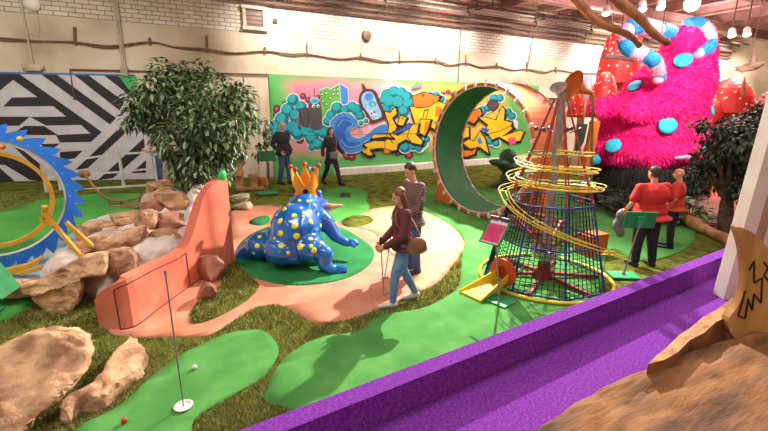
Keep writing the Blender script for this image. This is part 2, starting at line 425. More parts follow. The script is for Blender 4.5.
m = MB(); p = W(275, 21); m.lathe([(.08, 0), (.07, .05), (.02, .06)], 12, Matrix.Translation(p) @ R); tag(m.build('wall_plug', M['iron']), 'small dark round plug beside the vent window', 'plug')
m = MB(); m.prism([W(259, 95, .01), W(267, 95, .01), W(267, 178, .01), W(259, 178, .01)], (0, -.05, 0)); struct(m.build('trim_3', M['plaster']), 'pale boarded strip left of the graffiti mural')

# ================================================================ striped mural
DARK = mat('mural_black', '#2a262e', '#201d22', .7, vs=2); GREY = mat('mural_grey', '#d0ccd0', '#bcb8be', .7, vs=2)
BLUE = mat('mural_blue', '#2e6fc4', '#2460b0', .6); LIME = mat('mural_lime', '#45b562', '#3aa254', .6)
class Paint:
    def __init__(s, base): s.m = MB(); s.k = 0; s.base = base
    def poly(s, px, mi, sm=0, off=None):
        s.k += 1; pts = [W(x, y, s.base + s.k * .0002) for x, y in px]
        if sm: pts = catmull(pts, sm)
        s.m.face(pts, mi); return s
    def disc(s, x, y, r, mi, sq=1, n=14):
        return s.poly([(x + r * math.cos(i * 2 * PI / n), y + r * sq * math.sin(i * 2 * PI / n)) for i in range(n)], mi)
    def line(s, px, w, mi, closed=True, sm=0):
        s.k += 1; pts = [W(x, y, s.base + s.k * .0002) for x, y in px]
        if sm: pts = catmull(pts, sm, closed)
        n = len(pts); w *= .03
        for i in range(n if closed else n - 1):
            a, b = pts[i], pts[(i + 1) % n]; d = (b - a)
            if d.length < 1e-6: continue
            d.normalize(); q = V((-d.z, 0, d.x)) * w / 2; e = d * w / 2
            s.m.face([a + q - e, b + q + e, b - q + e, a - q - e], mi)
        return s
x0 = W(-60, 74).x; x1 = W(145, 76).x
zt = W(60, 74).z; 
base = MB(); base.box(((x0 + x1) / 2, YW - .032, (zt + .5) / 2), (x1 - x0, .04, zt - .5))
for v in base.bm.verts: pass
dz_m = thing('striped_mural', 'black and pale grey zigzag striped mural panel', 'mural', ((x0 + x1) / 2, YW - .02, .8))
dz_b = base.build('board', GREY, dz_m)
p = Paint(.054)
P_ = p.poly
P_([(-40, 71), (18, 73), (102, 132), (91, 142), (60, 142.5), (56, 135), (90.5, 133.5), (81, 125), (46, 125.5), (30, 117), (66, 116.5), (53, 106), (3, 106.6), (12, 97.5), (37.5, 97), (13, 80), (-2, 92), (-40, 112)], 0)
P_([(-40, 116.7), (30, 116.7), (19, 125.8), (-40, 126)], 0)
P_([(24, 126), (44, 126), (58, 135), (10, 135)], 0)
P_([(40, 144), (60, 143.5), (48, 152)], 0)
P_([(60, 152), (83, 150.5), (72, 161), (60, 161)], 0)
P_([(-40, 150), (12, 155), (45, 172), (48, 182), (30, 180), (5, 165), (-40, 163)], 0)
P_([(-40, 168), (0, 168), (18, 184), (-40, 184)], 0)
P_([(14, 147), (24, 151), (45, 168), (38, 170)], 0)
P_([(40, 73.5), (55.5, 73.8), (116, 118), (110, 124.5)], 0)
P_([(73.5, 74.5), (88, 75), (124, 101.5), (119.5, 110.5)], 0)
P_([(104, 75.5), (118, 76), (146, 97), (142, 105)], 0)
P_([(122, 125.5), (135, 124), (88, 168), (75, 170)], 0)
P_([(144, 138), (145, 150), (113, 178), (98, 180)], 0)
P_([(146, 160), (146, 173), (131, 173)], 0)
P_([(-60, 70.5), (118, 74.3), (135, 75), (135, 76.6), (118, 76), (-60, 72.5)], 1)
P_([(119, 76), (137, 76.5), (137, 90), (131, 93)], 2)
p.m.build('painted_stripes', [DARK, BLUE, LIME], dz_b, normals=False)

# ================================================================ graffiti mural
def mural_bg():
    m = bpy.data.materials.new('mural_ground'); m.use_nodes = True; nt = m.node_tree; n = nt.nodes; l = nt.links; b = n['Principled BSDF']
    tc = n.new('ShaderNodeTexCoord'); sx = n.new('ShaderNodeSeparateXYZ'); nz = n.new('ShaderNodeTexNoise'); nz.inputs['Scale'].default_value = .7
    l.new(tc.outputs['Object'], sx.inputs[0]); l.new(tc.outputs['Object'], nz.inputs['Vector'])
    X0, X1 = W(268, 80).x, W(538, 85).x; xm = (X0 + X1) / 2; X0 -= xm; X1 -= xm
    def rng(s, a, bb, amp):
        ad = n.new('ShaderNodeMath'); ad.operation = 'MULTIPLY_ADD'; l.new(nz.outputs['Fac'], ad.inputs[0]); ad.inputs[1].default_value = amp; l.new(s, ad.inputs[2])
        r = n.new('ShaderNodeMapRange'); l.new(ad.outputs[0], r.inputs[0]); r.inputs[1].default_value = a; r.inputs[2].default_value = bb; return r.outputs[0]
    def off(s, c): return c
    root = nt
    r = n.new('ShaderNodeValToRGB'); l.new(rng(sx.outputs['X'], X0 + .6, X1 + .6, 1.2), r.inputs['Fac'])
    cr = r.color_ramp; cr.elements[0].position = 0; cr.elements[0].color = C('#3f9a48'); cr.elements[1].position = 1; cr.elements[1].color = C('#4ea552')
    for q, c in ((282, '#62b062'), (298, '#e27a92'), (350, '#e58a9e'), (378, '#eeb4bc'), (390, '#f6e8e6'), (406, '#eed6cc'), (420, '#e2b878'), (440, '#dcae48'), (492, '#d8bc4c'), (512, '#62ac50')):
        e = cr.elements.new((W(q, 120).x - xm - X0) / (X1 - X0)); e.color = C(c)
    g = n.new('ShaderNodeValToRGB'); l.new(rng(sx.outputs['Z'], .25 + .4, 3.25 + .4, .8), g.inputs['Fac'])
    ge = g.color_ramp; ge.elements[0].position = .10; ge.elements[0].color = (1, 1, 1, 1); ge.elements[1].position = .26; ge.elements[1].color = (0, 0, 0, 1)
    e = ge.elements.new(.88); e.color = (0, 0, 0, 1); e = ge.elements.new(.98); e.color = (.8, .8, .8, 1)
    mx = n.new('ShaderNodeMixRGB'); l.new(g.outputs['Color'], mx.inputs[0]); l.new(r.outputs['Color'], mx.inputs[1]); mx.inputs[2].default_value = C('#54a457')
    l.new(mx.outputs[0], b.inputs['Base Color']); b.inputs['Roughness'].default_value = .6
    return m
x0 = W(268, 74).x; x1 = W(538, 85).x; zt = 3.69
gm = thing('graffiti_mural', 'colourful graffiti mural with teal clouds and yellow letters on green', 'mural', ((x0 + x1) / 2, YW, .5))
gm_b = MB().box(((x0 + x1) / 2, YW - .042, (zt + .45) / 2), (x1 - x0, .06, zt - .45)).build('board', mural_bg(), gm)
PAL = ['#0c6f7a', '#1ba6b2', '#d4e6e6', '#4a4648', '#5fb043', '#3f86d6', '#2c63c0', '#8cc4ea', '#ecc01c', '#dc7a18', '#231d20', '#7a2440', '#c04a70', '#5a2a20', '#8a8a90', '#e8497a', '#1f6e78']
PM = [mat('mural_paint', c, None, .6, vs=3) for c in PAL]
DT, TL, WH, GY, GR, BL, DB, LB, YE, OR, BK, MR, PK, BR, LG, HP, D2 = range(17)
p = Paint(.074)
def puffs(lst):
    for x, y, r in lst: p.disc(x, y, r + .9, WH)
    for x, y, r in lst: p.disc(x, y, r, DT)
    for x, y, r in lst: p.disc(x - r * .18, y - r * .2, r * .66, TL)
for x, y, r in ((277, 109, 4), (276, 115, 3), (285, 104, 3), (303, 96, 3.2), (308, 100, 3), (318, 97, 2.5), (300, 140, 4), (296, 137, 2.6), (347, 156, 4), (352, 157, 4), (356, 152, 3), (350, 104, 3), (402, 151, 4), (409, 155, 4.5), (398, 153, 3), (443, 94, 2.4), (448, 92, 2.4), (452, 94, 2)):
    p.disc(x, y, r, BK); p.disc(x, y, r * .8, MR); p.disc(x - .4, y - .5, r * .45, PK)
puffs([(293, 100, 6), (301, 107, 6), (288, 110, 7), (282, 119, 7), (275, 126, 6), (277, 134, 6), (285, 138, 6), (284, 128, 7), (296, 116, 7), (294, 128, 8), (298, 134, 6), (306, 132, 6), (312, 129, 5), (318, 131, 5), (324, 133, 6), (312, 138, 7), (318, 144, 6), (312, 147, 4), (330, 126, 7), (322, 125, 4)])
p.poly([(298, 113), (303, 111), (303, 127), (297, 124)], PK)
p.poly([(299, 109), (308, 108), (309, 127), (303, 126.5), (298, 124)], GY); p.line([(299, 109), (308, 108), (309, 127), (303, 126.5)], .8, BK)
p.poly([(308.5, 104), (312, 101), (320, 101.5), (322, 127), (316, 130), (310, 127)], GY, 3); p.disc(314.6, 100.5, 4.6, LB, .8); p.disc(314.6, 101, 3.6, TL, .6)
p.line([(314.5, 97), (314.3, 89)], .9, BK, False); p.disc(313.5, 106, 1.7, WH); p.disc(318, 106, 1.7, WH); p.disc(313.7, 106.4, .9, BK); p.disc(318.2, 106.4, .9, BK)
p.poly([(319.5, 90), (328, 87), (330, 89.5), (339.5, 83.5), (341, 106), (331, 112), (325, 124), (322.5, 118), (321, 104)], GR); p.poly([(339.5, 83.5), (348, 88.5), (348.5, 108), (341, 106)], BL); p.line([(319.5, 90), (328, 87), (330, 89.5), (339.5, 83.5), (348, 88.5), (348.5, 108), (341, 106), (339.5, 83.5)], .6, WH, False)
for x, y in ((322, 94), (326, 93), (334, 90), (337.5, 89), (337.5, 93.5), (333, 94), (330, 98), (322.5, 101), (326, 104)): p.disc(x, y, 1.3, BK, 1.5, 8); p.disc(x + .2, y, .8, WH, 1.5, 8)
puffs([(337, 108, 6), (331, 115, 5), (328, 121, 5), (345, 110, 5), (352, 107, 5.5), (357, 110, 6), (360, 116, 5)])
WV = [(330, 122), (336, 115.5), (343, 112.5), (350, 114), (357, 120), (359, 126), (354, 128), (350, 131), (352, 136), (359, 138), (367, 134), (375, 127.5), (384, 124), (389, 127), (387, 131.5), (380, 135), (374, 140), (366, 147), (357, 152.5), (346, 153), (338, 149), (333, 142), (331, 132)]
p.poly(WV, BL, 4); p.line(WV, .9, WH, True, 4)
p.poly([(336, 122), (343, 117), (350, 119), (352, 124), (346, 128), (345, 136), (350, 142), (360, 143), (354, 149), (343, 147), (337, 139), (335, 130)], DB, 4)
p.line([(338, 126), (343, 120), (350, 121), (353, 125), (348, 130)], 1, LB, False, 4); p.line([(341, 140), (348, 147), (360, 145), (372, 136)], 1, LB, False, 4); p.line([(357, 129), (362, 132), (360, 126), (364, 124)], 1, WH, False, 4)
puffs([(387, 95, 6), (394, 92, 6), (401, 93, 6), (407, 97, 6), (384, 100, 5), (390, 102, 8), (399, 103, 8), (408, 104, 6), (386, 110, 6), (395, 111, 6), (404, 111, 6), (413, 102, 4.5), (418, 101, 4.5), (424, 98, 4), (430, 97, 5), (436, 96, 4.5), (441, 99, 4), (412, 108, 4)])
p.poly([(359, 98), (361, 92), (366, 89), (372, 89), (377, 93), (380, 101), (384, 110), (386, 118), (379, 121.5), (371, 123), (365, 113), (360, 105)], BR, 4); p.poly([(361.5, 98), (364, 93), (370, 91.5), (374, 95), (377, 103), (381, 112), (381, 117), (373, 120), (368, 113), (363, 106)], LB, 4)
p.poly([(361.5, 83.5), (363, 83.5), (367, 89), (363.5, 91)], BR); p.disc(369, 97, 4.5, BL, .9); p.disc(372.5, 104, 4, TL, .8); p.disc(373, 104.5, 1.2, YE); p.disc(372, 113, 2.6, WH); p.disc(376, 116, 2, WH); p.disc(371.5, 113.5, 1, BK); p.disc(376, 116.3, .8, BK); p.disc(374, 112, 1.2, MR)
puffs([(366, 121, 2.5), (361, 123, 2.5), (399, 145, 4.5), (405, 147, 6), (413, 146, 4.5), (419, 148, 4), (423, 144, 4), (427, 139, 3.5)])
def letter(px, mi=YE, w=1.1):
    p.line([(x + .9, y + 1.1) for x, y in px], w * 2.6, BK); p.poly([(x + .9, y + 1.1) for x, y in px], BK); p.poly(px, mi); p.line(px, w, BK)
letter([(412, 96), (424, 92), (440, 96), (437, 104), (425, 108), (414, 107)], OR)
letter([(384, 111), (390, 112.5), (395.4, 106.6), (397, 114), (392.5, 118), (397, 127), (394, 134), (387, 136), (389, 125)])
letter([(400.7, 115), (407, 117.5), (403, 126), (397, 124.5)]); p.disc(402.5, 118, 1.6, OR)
letter([(409.5, 106), (421, 108), (429, 106.6), (438, 101), (446, 104), (446, 116), (438, 121), (436, 130), (428, 126), (420, 129), (415, 124)])
p.poly([(424, 110), (429, 109), (426, 120), (422, 121)], BK); p.poly([(424.8, 111), (428, 110.5), (425.6, 118.8), (423, 119.5)], YE); p.poly([(436, 106), (442, 108), (440, 117), (435, 116)], OR); p.poly([(436, 125), (440, 122), (444, 124), (440, 130)], OR)
letter([(420, 119), (431, 119.5), (428.5, 128), (425, 136), (419.5, 133.5)]); p.poly([(425, 122), (430, 121), (427, 130), (424, 133)], OR)
letter([(393, 131.5), (398, 130), (404, 127), (409, 123), (412, 125), (408, 130.5), (400, 132.5), (394, 134)], DB)
letter([(363, 144), (374, 140.5), (385, 141), (391, 133), (398, 135.5), (410, 128), (413, 124), (419, 124), (416.5, 135), (423, 141), (421.5, 145), (412, 143), (406, 139.5), (398, 144), (397, 150), (392, 151), (385, 148.5), (377, 148.5), (370, 150), (373.5, 155), (369, 156), (361, 151.3), (367, 148)])
letter([(373, 134), (388, 133.5), (393, 138), (385, 137), (371, 139)]); p.line([(385, 133), (393, 143)], 1.1, BK, False); p.line([(389, 132), (394, 140)], .8, BK, False); p.poly([(384, 148.5), (391, 151), (388, 153.5), (384, 153)], OR); p.line([(385, 141), (385, 148)], .7, BK, False)
p.line([(410, 128), (407, 137), (412, 143)], 1, BK, False); p.poly([(427, 145), (430, 144), (423, 152), (420, 152)], WH)
# behind the loop
puffs([(482, 111, 5), (488, 108, 4), (494, 99, 5), (503, 116, 5), (508, 112, 4), (512, 116, 4), (490, 141, 4), (496, 143, 4), (500, 98, 4)]); p.disc(493, 105, 6, BK); p.disc(493, 105, 5, GY)
letter([(470, 112), (480, 108), (482, 114), (474, 124), (466, 120)], OR)
letter([(478, 117), (486, 117), (496, 120), (499, 113), (502, 106), (505, 110), (504, 120), (513, 122.5), (509, 128), (498, 133), (490, 137), (484, 131), (488, 125)])
letter([(488, 134), (500, 131), (511, 126), (513, 128.5), (503, 136), (520, 130), (524, 132), (520, 141), (508, 142), (499, 137), (492, 140)])
letter([(474, 141), (480, 131), (485, 138), (489, 154), (480, 147.5), (470, 149), (462, 143), (469, 139)]); p.poly([(477, 140), (480, 137), (483, 143), (479, 144)], BL)
letter([(457, 146), (462, 143), (464, 150), (472, 150.5), (477, 147), (475, 154), (467, 157), (459, 156)], OR); letter([(462, 128), (469, 127), (469, 137), (462, 139)])
p.poly([(508, 138), (515, 137), (516, 143), (510, 145)], HP); p.poly([(513, 119), (518, 121), (518, 129), (514, 127)], WH); p.poly([(482, 128), (490, 129), (487, 133), (480, 131)], DB)
p.poly([(411, 88.5), (414, 85), (418, 83), (422, 83), (423, 85), (418, 88)], LG, 3); p.poly([(414.5, 84.5), (417, 81.5), (419.5, 82.5), (418, 84.5)], GR)
for x in (419, 422, 425.5): p.line([(424, 97), (x, 90)], .5, BK, False)
p.line([(268, 136.5), (440, 133)], .5, D2, False)
p.m.build('painted_design', PM, gm_b, normals=False)
# ================================================================ purple lane, wooden rock slab, spike, post
A = Z(236, 431, 1.0); B = Z(741, 242, 1.0); D = (B - A).normalized(); N = V((D.y, -D.x, 0))
if (EYE - A).dot(N) < 0: N = -N
wc = (Z(470, 358, 1.0) - A).dot(N); zl = .80
a = A - D * 3.2; b = B + D * 5.0
lane = thing('purple_lane', 'long purple carpeted raised ball lane with a raised curb', 'lane', (a.x, a.y, 0))
def sect(prof, nm, m, bev):
    mb = MB(); mb.prism([a + N * o + UP * (z - 1.0) for o, z in prof], b - a)
    es = [e for e in mb.bm.edges if abs((e.verts[0].co - e.verts[1].co).normalized().dot(D)) > .99]
    bmesh.ops.bevel(mb.bm, geom=es, offset=bev, segments=3, affect='EDGES', profile=.5)
    return mb.build(nm, m, lane, smooth=False)
sect([(0, .0), (0, 1.0), (wc, 1.0), (wc, 0)], 'curb', M['purple'], .006)
sect([(wc + .002, 0), (wc + .002, zl), (2.6, zl), (2.6, 0)], 'lane_deck', M['purple'], .004)

ZS = 1.13
spx = [(500, 448), (530, 433), (552, 418), (575, 402), (600, 389), (622, 378), (652, 367), (690, 352), (735, 336), (790, 318), (860, 300), (960, 330), (1000, 460), (860, 640), (520, 700), (440, 520)]
pts = [Z(x, y, ZS) for x, y in spx]
bm = bmesh.new(); vs = [bm.verts.new(p) for p in pts]
for t in geometry.tessellate_polygon([pts]): bm.faces.new([vs[i] for i in t])
for i in range(-30, 120):
    for no in ((1, 0, 0), (0, 1, 0)):
        bmesh.ops.bisect_plane(bm, geom=bm.verts[:] + bm.edges[:] + bm.faces[:], plane_co=(i * .04, i * .04, 0), plane_no=no)
bmesh.ops.recalc_face_normals(bm, faces=bm.faces[:])
for f in bm.faces:
    if f.normal.z < 0: f.normal_flip()
    f.smooth = True
def slabz(p):
    q = V((p.x * 1.2, p.y * 3.5, 0)); r = 1 - abs(noise.noise(q * 2.2)); r2 = 1 - abs(noise.noise(V((p.x * 2 - p.y * 1.5, p.y * 7, 3)))); return .008 * r ** 5 - .018 * r2 ** 10 + .022 * noise.noise(p * 1.6)
rim_d = .012
for v in bm.verts:
    n_ = v.co.copy(); v.co.z += slabz(n_)
be = [e for e in bm.edges if e.is_boundary]
r = bmesh.ops.extrude_edge_only(bm, edges=be)
for g in r['geom']:
    if isinstance(g, bmesh.types.BMVert): g.co.z = zl + .0; g.co += V((noise.noise(g.co * 6) * .03, noise.noise(g.co * 6 + V((5, 5, 5))) * .03, 0))
    elif isinstance(g, bmesh.types.BMFace): g.material_index = 1
me = bpy.data.meshes.new('rock_slab'); bm.to_mesh(me); bm.free(); me.materials.append(M['brown_wood']); me.materials.append(M['edge_wood'])
tag(link('rock_slab', me), 'large creased brown imitation rock slab beside the purple lane', 'slab')
m = MB(); z2 = 1.195
top = [Z(x, y, z2) for x, y in ((648, 364), (657, 355), (668, 346), (679, 335), (690, 328), (703, 317), (716, 310), (729, 300), (742, 293), (750, 300), (738, 307), (728, 316), (716, 322), (704, 333), (690, 340), (678, 352), (664, 360))]
m.prism(top, (0, 0, -.30)); bmesh.ops.recalc_face_normals(m.bm, faces=m.bm.faces[:])
for f in m.bm.faces:
    f.material_index = 0 if f.normal.z > .5 else 1
tag(m.build('wooden_ledge', [M['edge_wood'], M['brown_wood']]), 'splintered light wood ledge between the purple lane and the zigzag spike', 'ledge')
d0 = fd(Z(738, 330, ZS))
t = thing('wooden_spike', 'curved wooden spike cutout with a black painted zigzag', 'cutout', Z(745, 330, ZS))
ol = catmull([Q(x, y, d0) for x, y in ((738, 228), (745, 229), (757, 236), (770, 252), (784, 280), (790, 330), (775, 345), (738, 340), (728, 322), (738, 306), (745, 288), (746, 268), (743, 246))], 4)
m = MB(); m.prism(ol, FW * .06); m.build('plate', M['spike_wood'], t)
zz = [(749, 270), (754, 261), (754, 283), (762, 278), (761, 303), (754, 294), (752, 310), (748, 299), (745, 318), (738, 316), (745, 291)]
m = MB()
for (x, y), (x2, y2) in zip(zz, zz[1:]): m.bar(Q(x, y, d0 - .002), Q(x2, y2, d0 - .002), .008, .010, upv=FW)
m.tube([Q(x, y, d0 - .002) for x, y in ((764, 262), (768, 268), (764, 276), (772, 284))], .006, 6)
m.build('painted_zigzag', M['ink'], t)
p = Z(726, 301, zl); dp = fd(p); p_up = Q(775, 130, dp)
t = thing('white_post', 'tall leaning white wooden post with a brown edge board beside the spike', 'post', p)
ud = (p_up - p).normalized(); sdv = ud.cross(-FW).normalized(); sdv = sdv if sdv.dot(RT) > 0 else -sdv; Rp = Matrix((sdv, ud.cross(sdv) if ud.cross(sdv).dot(FW) > 0 else -ud.cross(sdv), ud)).transposed()
for nm, o0, w_, th, mt_ in (('shaft', 0, .135, .14, 'post_white'), ('edge_board', .137, .075, .16, 'post_brown'), ('side_board', .214, .2, .12, 'post_white')):
    m = MB(); m.box(p + sdv * (o0 + w_ / 2) + FW * .1 + ud * 1.25, (w_, th, 2.5), Rp, bevel=.005); m.build(nm, M[mt_], t)

# ================================================================ loop
ORG = mat('loop_orange', '#d9713a', '#c4602e', .5, vs=2); LGR = mat('loop_green', '#2c7a4c', '#22663e', .7, vs=3, bump=.2, bs=80); CHR = mat('rim_white', '#e4ddd6', None, .35)
C0 = Q(479, 151, 9.7); g0 = ground(C0.x, C0.y); R0 = C0.z - g0 - .02; print('R0', R0)
ax = FW * math.cos(math.radians(54)) + RT * math.sin(math.radians(54)); tn = RT * math.cos(math.radians(54)) - FW * math.sin(math.radians(54)); LW = .95
loop = thing('loop', 'giant orange loop-the-loop track lined with green carpet', 'loop', (C0.x, C0.y, g0))
n = 72
def lp(a_, r_, s_): return C0 + (tn * math.cos(a_) + UP * math.sin(a_)) * r_ + ax * s_
for nm, r1, r2, mt_, s0, s1 in (('outer_skin', R0, R0 - .05, ORG, 0, LW), ('carpet_lining', R0 - .052, R0 - .075, LGR, .03, LW - .03)):
    m = MB()
    rings = [[m.bm.verts.new(lp(i * 2 * PI / n, r_, s_)) for r_, s_ in ((r1, s0), (r1, s1), (r2, s1), (r2, s0))] for i in range(n)]
    for i in range(n):
        for k in range(4): m.bm.faces.new((rings[i][k], rings[i][(k + 1) % 4], rings[(i + 1) % n][(k + 1) % 4], rings[(i + 1) % n][k]))
    m.build(nm, mt_, loop, smooth=False)
for s_ in (-.03, LW + .03):
    m = MB(); m.tube([lp(i * 2 * PI / n, R0 - .03, s_) for i in range(n)], .045, 8, closed=True, mi=0)
    for i in range(30):
        a_ = i * 2 * PI / 30; 
        for da in (-.015, .015): m.cyl(lp(a_ + da, R0 - .1, s_ - .05), lp(a_ + da, R0 + .045, s_ - .05), .02, seg=6, mi=1)
    m.tube([lp(i * 2 * PI / n, R0 - .085, s_ - .02) for i in range(n)], .014, 6, closed=True, mi=1)
    m.build('rim', [ORG, CHR], loop)
m = MB(); zb = C0.z - R0
def lpt(u_, s_, z_): return V((C0.x, C0.y, z_)) + tn * u_ + ax * s_
m.prism([lpt(-.2, .02, zb + .08), lpt(1.9, .02, zb + .10), lpt(1.9, LW * .62, zb + .10), lpt(-.2, LW * .62, zb + .08)], (0, 0, -.05)); m.build('entry_lane', LGR, loop)
m = MB()
for s_ in (.0, LW * .64): m.prism([lpt(.1, s_, zb - .05), lpt(1.95, s_, zb - .05), lpt(1.95, s_, zb + .17), lpt(.5, s_, zb + .17)], ax * .04, 0); m.tube([lpt(.5, s_ + .02, zb + .18), lpt(1.95, s_ + .02, zb + .18)], .02, 6, 1)
m.build('lane_curb', [ORG, CHR], loop)
m = MB(); m.prism([lpt(-R0 * 1.02, -.02, zb - .1), lpt(-R0 * .55, -.02, zb - .1), lpt(-R0 * .60, -.02, zb + R0 * .20), lpt(-R0 * .84, -.02, zb + R0 * .46)], ax * .25); m.build('support', ORG, loop)
m = MB(); m.prism([lpt(R0 * 1.02, LW - .3, zb - .1), lpt(R0 * .5, LW - .3, zb - .1), lpt(R0 * .60, LW - .3, zb + R0 * .20), lpt(R0 * .84, LW - .3, zb + R0 * .46)], ax * .3); m.build('support', ORG, loop)
# dark green sculpture seen through the loop
t = thing('topiary_sculpture', 'dark green lobed sculpture seen through the giant loop', 'sculpture', G(507, 189)); DG = mat('dark_green', '#27523c', '#1f4430', .6, vs=3, bump=.2, bs=20)
d_ = gd(507, 188); m = MB(); E(m, 508, 157, d_, 9, 9, .3); E(m, 499, 163, d_ - .2, 11, 4, .25, 10); E(m, 508, 167, d_, 10, 6, .3); E(m, 512, 180, d_, 13, 11, .35); E(m, 506, 186, d_, 16, 6, .35)
blob(m, 'lobes', DG, t, .04, 6)

# ================================================================ wire cone
BLU = mat('steel_blue', '#1f3f8f', '#18326f', .45, metal=.2); RDP = mat('steel_red', '#a83232', '#842222', .45); YEL = mat('rail_yellow', '#e2c02c', '#cfae20', .45); GRY = mat('pole_grey', '#a9a4a4', '#8a8486', .35, metal=.5); WIRE = mat('wire_dark', '#22282e', '#181c22', .5, metal=.4); OR2 = mat('orange_box', '#d4681c', '#bc5816', .6, vs=3); RING = mat('ring_orange', '#dd5328', '#c84620', .5); YRP = mat('ramp_yellow', '#efd02e', '#e0be22', .5)
cb = G(543, 278); cz = cb.z
cone = thing('wire_cone', 'tall wire mesh cone tower with a spiral yellow ball track', 'tower', cb)
def cr(z): return .93 + (.63 - .93) * z / 1.24 if z < 1.24 else .63 + (.085 - .63) * (z - 1.24) / (2.74 - 1.24)
def cpnt(a_, z, k=1.0): return cb + V((math.cos(a_) * cr(z) * k, math.sin(a_) * cr(z) * k, z + .03))
NP = 8; a00 = .25
for i in range(NP):
    a_ = a00 + i * 2 * PI / NP
    m = MB(); m.cyl(cpnt(a_, 0), cpnt(a_, 1.24), .015, seg=8, mi=0); m.cyl(cpnt(a_, 1.24), cpnt(a_, 2.72), .013, seg=8, mi=1); m.build('post', [BLU, RDP], cone)
for z in (.02, .66, 1.24):
    m = MB(); m.tube([cpnt(a00 + i * 2 * PI / NP, z) for i in range(NP)], .014, 6, closed=True); m.build('hoop', BLU, cone)
m = MB(); m.tube([cpnt(a00 + i * 2 * PI / 24, 1.95) for i in range(24)], .012, 6, closed=True); m.tube([cpnt(a00 + i * 2 * PI / 24, 1.6) for i in range(24)], .01, 6, closed=True); m.build('hoop', mat('hoop_green', '#2f8a6a', None, .5), cone)
m = MB()
for i in range(NP):
    p0, p1 = cpnt(a00 + i * 2 * PI / NP, 0), cpnt(a00 + (i + 1) * 2 * PI / NP, 0); q0, q1 = cpnt(a00 + i * 2 * PI / NP, 1.24), cpnt(a00 + (i + 1) * 2 * PI / NP, 1.24)
    for k in range(1, 9): m.cyl(p0.lerp(p1, k / 9), q0.lerp(q1, k / 9), .007, seg=4)
    for k in range(1, 20): f_ = k / 20; m.cyl(p0.lerp(q0, f_), p1.lerp(q1, f_), .0045, seg=4)
m.build('wire_mesh', WIRE, cone)
m = MB(); m.cyl(cb + V((0, 0, .02)), cb + V((.02, 0, 2.85)), .075, .05, 14); m.build('pole', GRY, cone)
hub = MB(); hub.cyl(cb + V((0, 0, .02)), cb + V((0, 0, .16)), .17, .15, 18); hub.cyl(cb + V((0, 0, .16)), cb + V((0, 0, .26)), .1, .1, 14); hub = hub.build('hub', RDP, cone)
for i in range(6):
    a_ = .5 + i * PI / 3; m = MB(); m.bar(cb + V((math.cos(a_) * .15, math.sin(a_) * .15, .08)), cb + V((math.cos(a_) * .86, math.sin(a_) * .86, .05)), .05, .05); m.build('spoke', RDP, hub)
for i in range(4):
    a_ = i * PI / 2 + .3; m = MB(); m.bar(cb + V((math.cos(a_) * .08, math.sin(a_) * .08, .55)), cb + V((math.cos(a_) * .5, math.sin(a_) * .5, .85)), .035, .035); m.build('brace', RDP, cone)
m = MB(); 
for i in range(9): m.ell(cb + V((.16 * math.cos(i * 2.1), .16 * math.sin(i * 2.1), .42 + .03 * (i % 4))), (.07, .05, .04)); 
m.cyl(cb + V((0, 0, .36)), cb + V((0, 0, .46)), .2, .2, 16); m.build('chrome_works', mat('chrome', '#c9c9cf', '#a8a8ae', .15, metal=.9), cone)
m = MB(); ring_ = [(.99 * math.cos(i * 2 * PI / 48), .99 * math.sin(i * 2 * PI / 48)) for i in range(48)]
m.tube([V((cb.x + x, cb.y + y, ground(cb.x + x, cb.y + y) + .045)) for x, y in ring_], .026, 8, closed=True); m.build('base_ring', YRP, cone)
aim = math.atan2(-FW.y, -FW.x)           # bearing towards the viewer side
sp_ = []
for i in range(0, 176):
    f_ = i / 175; g_ = max(0, (f_ - .82) / .18); z = 1.98 - .66 * min(1, f_ / .82) - 1.0 * g_; a_ = math.atan2(-RT.y, -RT.x) - 2 * PI * 2.8 * (1 - min(1, f_ / .82)) + g_ * PI * 1.05; r_ = cr(z) + .07 + .05 * f_
    sp_.append((a_, r_, z))
def tr(a_, r_, z): return cb + V((math.cos(a_) * r_, math.sin(a_) * r_, z + .03))
m = MB()
for dr, dz_ in ((-.045, 0), (.045, 0), (-.07, .05), (.07, .05)): m.tube([tr(a_, r_ + dr, z + dz_) for a_, r_, z in sp_], .007, 6)
for a_, r_, z in sp_[::5]: m.tube([tr(a_, r_ - .07, z + .05), tr(a_, r_ - .045, z - .005), tr(a_, r_ + .045, z - .005), tr(a_, r_ + .07, z + .05)], .005, 5)
m.build('spiral_track', YEL, cone)
PLUM = mat('plum', '#6a2c4c', None, .4)
for k in range(6):
    a_ = aim + k * 1.05; m = MB(); m.ell(cpnt(a_, 2.3) + V((math.cos(a_) * .06, math.sin(a_) * .06, 0)), (.035, .035, .035)); m.cyl(cpnt(a_, 2.25, .6), cpnt(a_, 2.3, 1.3), .008, seg=5); m.build('bell', PLUM, cone)
# horn on the top
HW = mat('horn_white', '#d8c8c4', '#9a8488', .4, stretch=(1, 1, 1), vs=8); HO = mat('horn_orange', '#e2861f', '#c9631a', .35, vs=4)
def horn(name, label, px, py, dist, wpx, mt_, dirv, L, foot):
    p = Q(px, py, dist); R_ = wpx * pxm(px, py, dist); ax_ = V(dirv).normalized()
    t = thing(name, label, 'horn', foot if foot else p)
    m = MB(); Mx = Matrix.Translation(p) @ ax_.to_track_quat('Z', 'Y').to_matrix().to_4x4()
    pr = [(R_, 0), (R_ * .8, -L * .1), (R_ * .5, -L * .3), (R_ * .28, -L * .55), (R_ * .14, -L), (R_ * .09, -L), (R_ * .22, -L * .55), (R_ * .44, -L * .3), (R_ * .74, -L * .1), (R_ * .96, -.0)]
    m.lathe(pr, 28, Mx); m.build('bell', mt_, t, smooth=False)
    m = MB(); e_ = p - ax_ * L; m.tube([e_, e_ + V((0, 0, -.12)) - ax_ * .05, foot if foot else e_ + V((0, 0, -.6))], R_ * .1, 8); m.build('stem', M['post_brown'], t)
    return t
